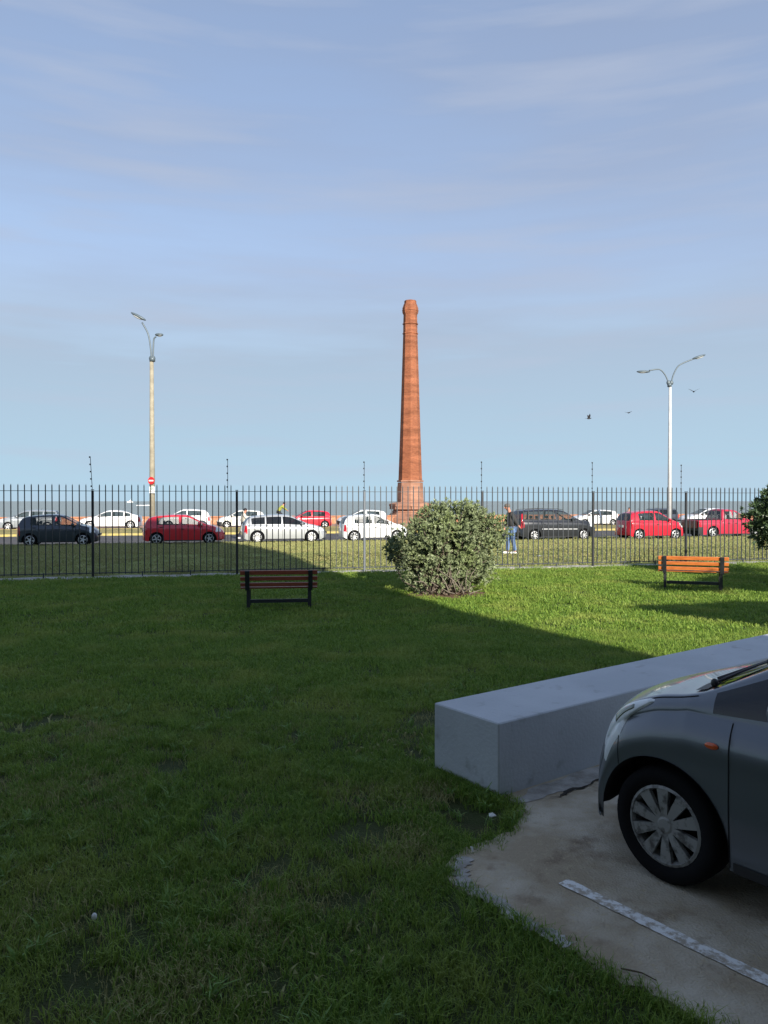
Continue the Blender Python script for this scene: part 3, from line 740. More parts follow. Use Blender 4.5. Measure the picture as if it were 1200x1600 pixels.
def catmull(P, t):
    n = len(P) - 1; i = min(int(t), n - 1); u = t - i
    p0, p1, p2, p3 = (np.array(P[max(i - 1, 0)]), np.array(P[i]), np.array(P[i + 1]), np.array(P[min(i + 2, n)]))
    # tension: mix of linear and catmull keeps corners crisp
    c = .5 * ((2 * p1) + (p2 - p0) * u + (2 * p0 - 5 * p1 + 4 * p2 - p3) * u * u + (3 * p1 - p0 - 3 * p2 + p3) * u ** 3)
    return c * .75 + (p1 + (p2 - p1) * u) * .25

class Shell:
    def __init__(s, kind, L, H, W, wr, arch=None, sill=.19):
        s.D = PROF[kind]; s.pw = 2.1 if kind == 'mono' else 3; s.L, s.H, s.W = L, H, W; s.hw = W / 2; s.r = wr; s.Ra = arch or wr * 1.15; s.sill = sill; s.P = s.D['p']
        s.wx = [w_ * L for w_ in s.D['wheels']]
        ts = np.linspace(0, len(s.P) - 1, 1500); s.ts = ts
        s.xs = np.array([s.sx(t) for t in ts])
    def st(s, t):
        x, z, k = catmull(s.P, t); return x * s.L, z * s.H, k * s.L
    def sx(s, t):
        x, z, k = s.st(t); return x - math.copysign(k, x) * 1.0
    def t_of(s, x):          # station whose side reaches x
        return float(np.interp(x, s.xs, s.ts))
    def t_of0(s, x):
        xx = np.array([s.st(t)[0] for t in s.ts[::3]]); return float(np.interp(x, np.maximum.accumulate(xx), s.ts[::3]))
    def sect(s, t):
        x, zt, k = s.st(t); L, H = s.L, s.H
        f = (x / L + .5); b0, b1 = s.D['belt']; zb = (b0 + (b1 - b0) * f) * H
        zb = min(zb, zt - .02 * H - .12 * max(0, (zt < zb + .08 * H)) * H * .3)
        xs = x - math.copysign(k, x); zbot = s.sill
        for wx in s.wx:
            dx = abs(xs - wx)
            if dx < s.Ra: zbot = max(zbot, s.r + math.sqrt(s.Ra ** 2 - dx ** 2) * .98)
        if abs(x) > .46 * L: zbot = max(zbot, s.sill + (abs(x) / L - .46) * .9)
        zb = max(zb, zbot + .03)
        h = max(0, zt - zb)
        taper = 1 - .045 * max(0, (abs(x / L) - .3) / .2) ** 1.6
        g = min(1, h / (.30 * H))
        ye = s.hw * (.90 - .235 * g) * taper
        ze = zb + h * (.80 + .12 * g)
        return dict(x=x, k=k, zt=zt, zb=zb, zbot=zbot, ye=ye, ze=ze, hw=s.hw * taper, h=h)
    def pt(s, t, v, off=0.0):
        """v 0..1 side, 1..2 glass band, 2..3 to the centre line"""
        q = s.sect(t); hw = q['hw']
        if v <= 1:
            z = q['zbot'] + (q['zb'] - q['zbot']) * v
            zz = (z - s.sill) / max(.01, (q['zb'] - s.sill)); y = hw * (.955 + .045 * math.sin(math.pi * min(1, .08 + zz * .80)) + .012 * math.exp(-((zz - .80) / .10) ** 2) - .0)
            if zz > .85: y -= hw * .05 * ((zz - .85) / .15) ** 2
        elif v <= 2:
            a = v - 1; y0 = hw * (.955 + .045 * math.sin(math.pi * .88)) - hw * .05; z = q['zb'] + (q['ze'] - q['zb']) * a
            bow = .02 * math.sin(math.pi * a) * min(1, q['h'] / .3)
            y = y0 + (q['ye'] - y0) * a + bow + (.012 * math.sin(math.pi * a) if q['h'] < .3 else 0)
        else:
            a = v - 2; y = q['ye'] * (1 - a); z = q['ze'] + (q['zt'] - q['ze']) * (1 - (1 - a) ** 2.3)
        x = q['x'] - math.copysign(q['k'], q['x']) * (abs(y) / q['hw']) ** s.pw
        return Vector((x, y, z + 0))
    def ptn(s, t, v, off):
        e = 1e-3; p = s.pt(t, v); a = s.pt(min(t + e * 5, len(s.P) - 1.001), v) - s.pt(max(0, t - e * 5), v); b = s.pt(t, min(v + e * 3, 3)) - s.pt(t, max(v - e * 3, 0))
        n = a.cross(b)
        if n.length < 1e-9: n = Vector((0, 1, 0))
        n.normalize()
        if n.y < -.05 or (abs(n.y) <= .05 and n.z < 0): n = -n
        return p + n * off

def wheel_mesh(r, wd, spokes, twin=False):
    t = MB(); h = wd / 2
    t.lathe([(r * .66, -h * .8), (r * .80, -h * 1.0), (r * .93, -h * .98), (r * .985, -h * .80), (r, -h * .45), (r, h * .45), (r * .985, h * .8), (r * .93, h), (r * .8, h), (r * .66, h * .8)], 36, 'y', close=True)
    m = MB(); ro = r * .69
    m.lathe([(ro, -h * .86), (ro * .93, -h * .92), (ro * .88, -h * .7), (ro * .86, h * .2)], 36, 'y')
    m.lathe([(0, -h * .86), (ro * .16, -h * .86), (ro * .24, -h * .78), (ro * .24, -h * .3), (0, -h * .3)], 20, 'y')
    for k in range(spokes):
        a = 2 * math.pi * k / spokes; rot = Matrix.Rotation(a, 3, 'Y'); w0, w1 = ro * .075, ro * (.165 if twin else .11)
        if spokes <= 6: w0, w1 = ro * .14, ro * .13
        vs = []
        for (x, ww, yf) in ((ro * .18, w0, -h * .80), (ro * .55, (w0 + w1) / 2, -h * .88), (ro * .93, w1, -h * .88)):
            for sz in (-1, 1):
                for yy in (yf, yf + h * .25): vs.append(rot @ Vector((x, yy, sz * ww)))
        m.add(vs, [(0, 2, 6, 4), (4, 6, 10, 8), (1, 5, 7, 3), (5, 9, 11, 7), (0, 4, 5, 1), (4, 8, 9, 5), (2, 3, 7, 6), (6, 7, 11, 10), (8, 10, 11, 9)])
    b = MB(); b.lathe([(0, -h * .25), (ro * .9, -h * .25), (ro * .9, -h * .1), (0, -h * .1)], 24, 'y')
    return t, m, b
WCACHE = {}
def wheel(parent, x, side, hw, r, spokes, capm, wd=.2, yin=.015, steer=0):
    key = (round(r, 3), spokes, capm.name, wd)
    if key not in WCACHE:
        t, m, b = wheel_mesh(r, wd, spokes, spokes >= 9)
        me = []
        for q, nm, mm in ((t, 'wheel', M['tyre']), (m, 'rim', capm), (b, 'brake_disc', M['gap'])):
            o = q.build(nm, mm, None, nm != 'rim')
            md = o.data; bpy.data.objects.remove(o); me.append(md)
        WCACHE[key] = me
    me = WCACHE[key]
    o = link(bpy.data.objects.new('wheel', me[0]), parent)
    for d_, nm in ((me[1], 'rim'), (me[2], 'brake_disc')): link(bpy.data.objects.new(nm, d_), o)
    # face -y looks outward in the mesh; side = -1 is the car's right (y<0)
    o.location = (x, side * (hw - wd / 2 - yin), r); o.rotation_euler = (0, random.random() * 6, (0 if side < 0 else math.pi) + steer)
    return o

def grid_part(name, sh_, tt, vv, m, parent, off=0.0, mirror=False, smooth=True, fn=None):
    V = []; F = []; nv = len(vv)
    for t in tt:
        for v in vv:
            p = sh_.ptn(t, v, off) if off else sh_.pt(t, v)
            V.append((p.x, -p.y if mirror else p.y, p.z))
    for i in range(len(tt) - 1):
        for j in range(nv - 1):
            f = (i * nv + j, (i + 1) * nv + j, (i + 1) * nv + j + 1, i * nv + j + 1); F.append(f if not mirror else f[::-1])
    return build(name, V, F, m, parent, smooth)

def strip_on(name, sh_, pts, wid, m, parent, off=.004, mirror=False):
    """thin band that follows the shell through (t, v) points"""
    P = [sh_.ptn(t, v, off) for t, v in pts]; V = []; F = []
    for i, p in enumerate(P):
        d_ = (P[min(i + 1, len(P) - 1)] - P[max(i - 1, 0)]).normalized(); nn = (sh_.ptn(pts[i][0], pts[i][1], .05) - p).normalized(); s_ = d_.cross(nn).normalized() * wid / 2
        for q in (p - s_, p + nn * .0015, p + s_): V.append((q.x, -q.y if mirror else q.y, q.z))
    for i in range(len(P) - 1):
        for k in range(2): F.append((3 * i + k, 3 * i + k + 1, 3 * i + k + 4, 3 * i + k + 3))
    return build(name, V, F, m, parent, True)

def car(name, label, cat, kind, L, H, W, body_m, loc, rz, group=None, r=.30, spokes=5, capm=None, fine=1, glass=None, sill=.19, tall_tail=False, bumper=None, moulding=None, rails=False, win=None):
    capm = capm or M['rim']; glass = glass or M['glass']
    root = empty(name, loc, rz); tag(root, label, cat, group)
    S_ = Shell(kind, L, H, W, r, sill=sill, arch=r * 1.23 if fine > 1 else None); D = dict(S_.D)
    if win: D['win'] = win
    nP = len(S_.P) - 1
    T = set(np.round(np.linspace(0, nP, nP * (4 if fine == 1 else 9) + 1), 4))
    for wx in S_.wx:
        for a in np.linspace(0, math.pi, 13 if fine == 1 else 41):
            T.add(round(S_.t_of(wx + S_.Ra * .9999 * math.cos(a)), 5))
        T.add(round(S_.t_of(wx + S_.Ra * 1.001), 5)); T.add(round(S_.t_of(wx - S_.Ra * 1.001), 5))
    wt = [(S_.t_of(a * L), S_.t_of(b * L)) for a, b in D['win']]
    for a, b in wt: T.add(round(a, 5)); T.add(round(b, 5))
    for a in (*D['rw'], *D['ws']): T.add(float(a))
    T = sorted(T); T2 = [T[0]]
    for t in T[1:]:
        if t - T2[-1] > 2e-4: T2.append(t)
    T = T2
    side = [0, .12, .26, .42, .58, .72, .84, .93, 1.0] if fine == 1 else list(np.linspace(0, 1, 26))
    gl = [1.10, 1.35, 1.62, 1.86, 2.0] if fine == 1 else [1.04, 1.10, 1.25, 1.4, 1.55, 1.7, 1.84, 1.92, 2.0]
    top = [2.09, 2.25, 2.5, 2.75, 3.0] if fine == 1 else [2.04, 2.09, 2.2, 2.35, 2.5, 2.65, 2.8, 2.92, 3.0]
    V = side + gl + top
    g0, g1_ = (1.10, 1.86) if fine == 1 else (1.10, 1.84)
    tp0 = 2.09
    # tail and head lamp regions
    tl_z = (.38, .62) if not tall_tail else (.40, .95)
    groups = {}
    pts = [[S_.pt(t, v) for v in V] for t in T]
    def cls(i, j):
        t = (T[i] + T[i + 1]) / 2; v = (V[j] + V[j + 1]) / 2; p = (pts[i][j] + pts[i + 1][j + 1]) / 2
        if D['ws'][0] - .001 <= t <= D['ws'][1] and v > tp0: return 'windshield'
        if D['rw'][0] <= t <= D['rw'][1] and v > tp0: return 'rear_window'
        if g0 < v < g1_:
            for k, (a, b) in enumerate(wt):
                if a <= t <= b and pts[i][j].z > 0 and (S_.sect(t)['h'] > (.12 if fine == 1 else .05) * H): return 'window%d' % k
        zf = p.z / H
        if p.x < -.44 * L and tl_z[0] < zf < tl_z[1] and abs(p.y) > .70 * S_.hw and kind != 'pickup' and v < 2.0: return 'tail_light'
        if kind == 'pickup' and p.x < -.47 * L and .36 < zf < .56 and v < 1.0: return 'tail_light'
        if p.x > .385 * L and .425 < zf < .60 and (.62 < v < 2.1) and fine == 1 and abs(p.y) > .5 * S_.hw: return 'headlight'
        if bumper is not None and (p.x > .40 * L or p.x < -.43 * L) and zf < .36 and v < 4: return 'bumper_front' if p.x > 0 else 'bumper_rear'
        return 'body'
    for mir in (False, True):
        for i in range(len(T) - 1):
            for j in range(len(V) - 1):
                c_ = cls(i, j)
                key = c_ if c_ in ('body', 'windshield', 'rear_window', 'bumper_front', 'bumper_rear') else (c_, mir)
                q = [(i, j), (i + 1, j), (i + 1, j + 1), (i, j + 1)]
                if mir: q = q[::-1]
                groups.setdefault(key, []).append([(a, b, mir if V[b] < 3 else False) for a, b in q])
    for key, fs in groups.items():
        nm = key if isinstance(key, str) else key[0]
        nm2 = {'bumper_front': 'bumper', 'bumper_rear': 'bumper'}.get(nm, 'window' if nm.startswith('window') else nm)
        mm = {'body': body_m, 'windshield': glass, 'rear_window': M['glassd'], 'window': glass, 'tail_light': M['redl'], 'headlight': M['clear'], 'bumper': bumper}[nm2]
        idx = {}; VV = []; FF = []
        for f in fs:
            ff = []
            for a in f:
                if a not in idx:
                    p = pts[a[0]][a[1]]; idx[a] = len(VV); VV.append((p.x, -p.y if a[2] else p.y, p.z))
                ff.append(idx[a])
            FF.append(ff)
        build(nm2, VV, FF, mm, root, True)
    # bottom edge return so that the sheet metal has a thickness
    # underbody and wheelhouses
    hx = S_.L * (.46 if fine == 1 else .41)
    MB().box((0, 0, .30), (2 * hx, 2 * (S_.hw - .26), .22)).box((0, 0, .36), (S_.wx[1] - S_.wx[0] - 2 * S_.Ra - .06, 2 * (S_.hw - .06), .30)).box((0, 0, .52), (2 * hx * .97, 2 * (S_.hw - .28), .20)).build('underbody', M['gap'], root)
    # end caps below the bumpers
    # interior: seats and dash
    if kind != 'pickup' or True:
        mb = MB(); rows = (-.02, -.22) if kind != 'pickup' else (.02,)
        for xr in rows:
            for sy in (-1, 1):
                mb.box((xr * L, sy * S_.hw * .42, H * .56), (.14, .46, H * .22), Matrix.Rotation(R(-12), 3, 'Y'), bev=.04).box((xr * L - .09, sy * S_.hw * .42, H * .73), (.09, .25, .16), bev=.03)
        mb.box((.2 * L, 0, H * .60), (.35, S_.W * .8, .12), bev=.03)
        mb.build('seats', M['inner'], root)
    for wx in S_.wx:
        for sd in (-1, 1): wheel(root, wx, sd, S_.hw * .985, r, spokes, capm, .195)
    # door gaps
    xs_door = [D['win'][-1][1] - .005 if fine == 1 else D['wheels'][1] - .352 / L, (D['win'][-1][0] + D['win'][-2][1]) / 2, D['win'][-2][0] + .01]
    for mir in ((True, False)):
        for xd in xs_door:
            t = S_.t_of(xd * L)
            strip_on('door_gap', S_, [(t, v) for v in np.linspace(.02, .985, 12 if fine == 1 else 30)], .012 if fine == 1 else .006, M['gap'], root, .002, mir)
        for xd in xs_door[1:]:
            t = S_.t_of(xd * L + .13); p = S_.ptn(t, .80, .015)
            MB().box((0, 0, 0), (.16, .03, .035), bev=.012).build('door_handle', body_m if fine > 1 else M['trim'], root).location = (p.x, -p.y if mir else p.y, p.z)
        # lower sill trim
        strip_on('sill_trim', S_, [(t, .03) for t in np.linspace(S_.t_of(S_.wx[0] + S_.Ra + .02), S_.t_of(S_.wx[1] - S_.Ra - .02), 10)], .05, M['trim'], root, .004, mir)
        if moulding is not None:
            strip_on('side_moulding', S_, [(t, .50) for t in np.linspace(S_.t_of(S_.wx[0] + S_.Ra + .05), S_.t_of(S_.wx[1] - S_.Ra - .05), 14)], .05, moulding, root, .008, mir)
        # mirror
        t = S_.t_of((D['win'][-1][1] - (.035 if fine == 1 else .095)) * L); p = S_.pt(t, 1.02); sg_ = -1 if mir else 1
        mp_ = MB().ell((0, 0, 0), (.075, .11, .075), 14, 10); mo = mp_.build('side_mirror', body_m, root, True); mo.location = (p.x - .02, sg_ * (p.y + .10), p.z + .10)
        MB().box((.0, -sg_ * .085, -.055), (.05, .09, .03), bev=.01).build('mirror_stalk', M['trim'], mo)
        if rails:
            MB().tube([S_.ptn(t_, 2.05, .0) * 1 + Vector((0, 0, h_)) if not mir else Vector((S_.pt(t_, 2.05).x, -S_.pt(t_, 2.05).y, S_.pt(t_, 2.05).z + h_)) for t_, h_ in ((6.6, 0), (6.8, .055), (8, .06), (9, .06), (9.9, .055), (10.1, 0))], .014, 6).build('roof_rail', M['trim'], root, True)
        # bright strip of window trim
    # plates, grille, wipers
    q = S_.st(2.0); MB().box((q[0] - .012, 0, .46 * H), (.02, .42, .13), bev=.004).build('number_plate', M['plate'], root)
    q = S_.st(16.6)
    if fine == 1: MB().box((q[0] - (.03 if fine > 1 else -.004), 0, q[1]), (.03, S_.W * (.5 if fine == 1 else .36), .10), bev=.02).build('grille', M['trim'], root)
    MB().tube([Vector((S_.st(D['ws'][1])[0] - .02, y_, S_.st(D['ws'][1])[1] + z_)) + Vector((dx_, 0, 0)) for y_, z_, dx_ in ((.5, .015, 0), (.2, .07, -.08), (-.05, .10, -.12))], .008, 5).build('wiper', M['trim'], root)
    MB().tube([(-.18 * L, 0, H * .99), (-.20 * L, 0, H + .12)], .006, 5).build('aerial', M['trim'], root)
    return root, S_

def row_car(px0, px1, ybot, kind, H, W, **kw):
    """a car in the road direction whose near side spans px0..px1 with its wheels on the ground at ybot"""
    xm = (px0 + px1) / 2; m_ = G(xm, ybot)
    dv = Vector((CA, SA, 0)); nv = Vector((-SA, CA, 0))
    def hit(px):
        k = (px - 600) / 1200   # X = k Y ; (m.x + a CA) = k (m.y + a SA)
        return (k * m_.y - m_.x) / (CA - k * SA)
    a0, a1 = hit(px0), hit(px1); L = a1 - a0; c = m_ + dv * ((a0 + a1) / 2) + nv * (W / 2)
    rev = kw.pop('rev', False)
    L = kw.pop('L', L)
    return car(kw.pop('name', 'parked_car'), kw.pop('label'), kw.pop('cat', 'car'), kind, L, H, W, kw.pop('paint'), (c.x, c.y, gzv((c.y - .25 * c.x))), AL + (math.pi if rev else 0), **kw), L

P_ = dict(navy=paint('navy_paint', (.020, .030, .045), .2), red=paint('red_paint', (.52, .014, .03)), silver=paint('silver_paint', (.42, .44, .46), .35),
          white=paint('white_paint', (.74, .75, .76)), black=paint('black_paint', (.018, .020, .026), .2), bred=paint('bright_red_paint', (.55, .010, .03)),
          grey=paint('silver_grey_paint', (.30, .33, .36), .4), dred=paint('faded_red_paint', (.42, .02, .05)), dk=paint('dark_blue_grey_paint', (.05, .06, .08), .2), wht2=paint('pearl_white_paint', (.66, .66, .62)))
NG = 'cars on the near side of the coast road'; FG = 'cars parked along the promenade'
infos = []
def rc(*a, **k): r_, L_ = row_car(*a, **k); infos.append((k.get('label', a), round(L_, 2))); return r_
for args, kw in [
    ((22, 154, 853, 'hatch', 1.50, 1.68), dict(label='dark navy five door hatchback at the far left of the near row', paint=P_['navy'], group=NG, spokes=5)),
    ((221, 352, 850.5, 'hatch', 1.47, 1.72), dict(label='red rounded hatchback behind the dark navy one, right of the lamp pole', paint=P_['red'], group=NG, spokes=5)),
    ((378, 513, 848, 'hatch', 1.46, 1.78), dict(label='silver five door hatchback with wide alloy wheels, a pedestrian at its tail', paint=P_['silver'], group=NG, spokes=10, glass=M['glassd'], r=.32, win=[(-.385, -.235), (-.22, -.045), (-.03, .225)])),
    ((535, 641, 846, 'hatch', 1.46, 1.64), dict(label='small white hatchback partly hidden behind the round bush', paint=P_['white'], group=NG, spokes=8, tall_tail=False)),
    ((812, 937, 844, 'wagon', 1.66, 1.74), dict(label='black people carrier with roof rails and a silver side strip', paint=P_['black'], group=NG, spokes=8, moulding=M['rim'], rails=True, tall_tail=True, name='people_carrier', cat='people carrier')),
    ((984, 1074, 843, 'hatch', 1.54, 1.66), dict(label='bright red small hatchback seen beyond the sunlit bench', paint=P_['bred'], group=NG, spokes=5, r=.29)),
    ((1092, 1200, 839.5, 'pickup', 1.66, 1.70), dict(label='red pickup truck half hidden by the small tree at right', paint=P_['dred'], group=NG, spokes=5, r=.33, name='pickup_truck', cat='pickup truck', bumper=M['trim'])),
    ((-8, 92, 829, 'wagon', 1.50, 1.74), dict(label='silver grey estate car behind the dark navy hatchback', paint=P_['grey'], group=FG, rev=True, spokes=6)),
    ((120, 222, 827, 'sedan', 1.45, 1.8), dict(label='long white fastback saloon parked left of the left lamp pole', paint=P_['white'], group=FG, rev=True, spokes=8, r=.32)),
    ((247, 330, 826, 'hatch', 1.52, 1.7), dict(label='white hatchback rising behind the roof of the red rounded hatchback', paint=P_['white'], group=FG, rev=True, spokes=6)),
    ((339, 416, 826, 'hatch', 1.46, 1.7), dict(label='off white hatchback with black bumpers behind the walking pedestrian', paint=P_['wht2'], group=FG, rev=True, spokes=6, bumper=M['trim'])),
    ((449, 520, 826, 'hatch', 1.44, 1.7), dict(label='red hatchback by the sea wall beyond the silver hatchback', paint=P_['bred'], group=FG, rev=True, spokes=6)),
    ((530, 608, 824, 'hatch', 1.44, 1.7), dict(label='white hatchback mostly hidden behind the small white hatchback, near the chimney', paint=P_['white'], group=FG, rev=True, spokes=6, bumper=M['trim'])),
    ((901, 970, 822.5, 'hatch', 1.42, 1.65), dict(label='older white three door hatchback beside the thick fence post', paint=P_['white'], group=FG, rev=True, spokes=5, bumper=M['trim'])),
    ((996, 1064, 822, 'wagon', 1.52, 1.7), dict(label='dark estate car behind the white lamp pole', paint=P_['dk'], group=FG, rev=True, spokes=5, rails=True, glass=M['glassd'])),
    ((1074, 1156, 824, 'hatch', 1.60, 1.8), dict(label='tall white car beyond the red pickup truck', paint=P_['white'], group=FG, rev=True, spokes=6, r=.33))]:
    root = rc(*args, **kw)
    if kw.get('label', '').startswith('red pickup'): pick = root
# the pickup's open bed: dark liner and tailgate board
pr, pS = pick
MB().box((-.33 * pS.L, 0, pS.H * .632), (pS.L * .31, pS.W * .80, .03), bev=.01).build('bed_cover', M['trim'], pr)
MB().box((-.505 * pS.L, 0, pS.H * .47), (.02, pS.W * .82, pS.H * .26), bev=.01).build('tailgate', paint('dark_red_paint', (.12, .01, .018)), pr)

# ---- near car
hub = G(1043, 1292, .285)
NL, NH, NW = 3.84, 1.475, 1.69
hd = Vector((-.6, .8, 0)); rt = Vector((.8, .6, 0))
wxf = PROF['mono']['wheels'][1] * NL
cen = hub - hd * wxf + rt * (NW / 2 - .07); cen.z = .014
gpaint = mat('grey_car_paint', (.13, .145, .165), .32, .45, spec=.5, coat=.6)
nr, nS = car('grey_car', 'dark grey hatchback cut off by the right edge, parked facing the low wall', 'car', 'mono', NL, NH, NW, gpaint, cen, math.atan2(.8, -.6), r=.284, spokes=10, capm=M['cap'], fine=2, glass=M['glassd'], sill=.20)
# headlamps: patches between curved borders in shell space
def patch(name, t0, t1, vlo, vhi, m, off, mirror, n=26, k=10, bulge=.0):
    Vv = []; Ff = []
    for i in range(n + 1):
        a = i / n; t = t0 + (t1 - t0) * a; lo, hi = vlo(a), vhi(a)
        for j in range(k + 1):
            b = j / k; v = lo + (hi - lo) * b
            e_ = off + bulge * math.sin(math.pi * min(1, max(0, a))) ** .5 * math.sin(math.pi * b) ** .5
            p = nS.ptn(t, v, e_ if 0 < b < 1 and 0 < a < 1 else -.004); Vv.append((p.x, -p.y if mirror else p.y, p.z))
    for i in range(n):
        for j in range(k): Ff.append((i * (k + 1) + j, (i + 1) * (k + 1) + j, (i + 1) * (k + 1) + j + 1, i * (k + 1) + j + 1))
    return build(name, Vv, Ff, m, nr, True)
for mir in (False, True):
    ta, tb_ = nS.t_of(wxf + .06), 15.75
    hi_ = lambda a: 1.82 + .10 * math.sin(a * math.pi) - .35 * max(0, a - .6) / .4
    lo__ = lambda a: 1.70 - .92 * min(1, a * 2.0) ** .85 - .10 * a
    h_ = patch('headlight', ta, tb_, lo__, hi_, M['clear'], .008, mir, bulge=.012)
    patch('lamp_bowl', ta + (tb_ - ta) * .20, ta + (tb_ - ta) * .58, lambda a: 1.42 - .25 * a, lambda a: 1.66, M['bowl'], .0205, mir, n=14, k=8, bulge=.003)
    # chrome reflector bowl under the lens
    # repeater on the wing
    t = nS.t_of(wxf - .27); p = nS.ptn(t, .68, .004)
    MB().ell((0, 0, 0), (.034, .010, .016), 16, 8).build('indicator', M['orange'], nr, True).location = (p.x, -p.y if mir else p.y, p.z)
    # hood shut line and bumper joint
    strip_on('bonnet_gap', nS, [(t, 1.88) for t in np.linspace(12.05, 14.9, 40)], .007, M['gap'], nr, .0015, mir)
    strip_on('bumper_gap', nS, [(nS.t_of(wxf + .25 + .006 * math.sin(v * 3)), v) for v in np.linspace(.03, .90, 20)], .005, M['gap'], nr, .0015, mir)
    # wheel-arch lip: an inner return
    Vv = []; Ff = []
    for i in range(41):
        a = math.pi * i / 40 * 1.0; x = wxf + nS.Ra * .9995 * math.cos(a); t = nS.t_of(x); p = nS.pt(t, 0)
        Vv += [(p.x, (-1 if mir else 1) * (p.y + .006), p.z), (p.x, (-1 if mir else 1) * (p.y - .05), p.z - .005), (p.x * 1, (-1 if mir else 1) * (p.y - .22), p.z + .02)]
    for i in range(40):
        for k in range(2): Ff.append((3 * i + k, 3 * i + 3 + k, 3 * i + 4 + k, 3 * i + 1 + k))
    build('wheel_arch_liner', Vv, Ff, M['trim'], nr, True)
# wiper arms and washer cowl on the windscreen
for y0, y1 in ((.62, .12), (-.02, -.5)):
    P = []
    for i in range(9):
        a = i / 8; y = y0 + (y1 - y0) * a; t = 12.0 - .06 - .22 * math.sin(a * 2.2)
        q = nS.sect(t); v = 2 + (1 - abs(y) / q['ye']); p = nS.pt(t, min(3, max(2.0, v))); P.append(Vector((p.x, math.copysign(p.y, y), p.z + .022)))
    MB().tube(P, .006, 6).build('wiper', M['trim'], nr, True)
    MB().ell(P[0], (.018, .018, .022), 10, 6).build('wiper_pivot', M['trim'], nr, True)
Vv = []; Ff = []
for i in range(25):
    y = -.66 + 1.32 * i / 24
    for t in (12.0, 12.22):
        q = nS.sect(t); p = nS.pt(t, 2 + max(0, 1 - abs(y) / q['ye'])); Vv.append((p.x, y, p.z + .006))
for i in range(24): Ff.append((2 * i, 2 * i + 2, 2 * i + 3, 2 * i + 1))
build('cowl', Vv, Ff, M['trim'], nr, True)

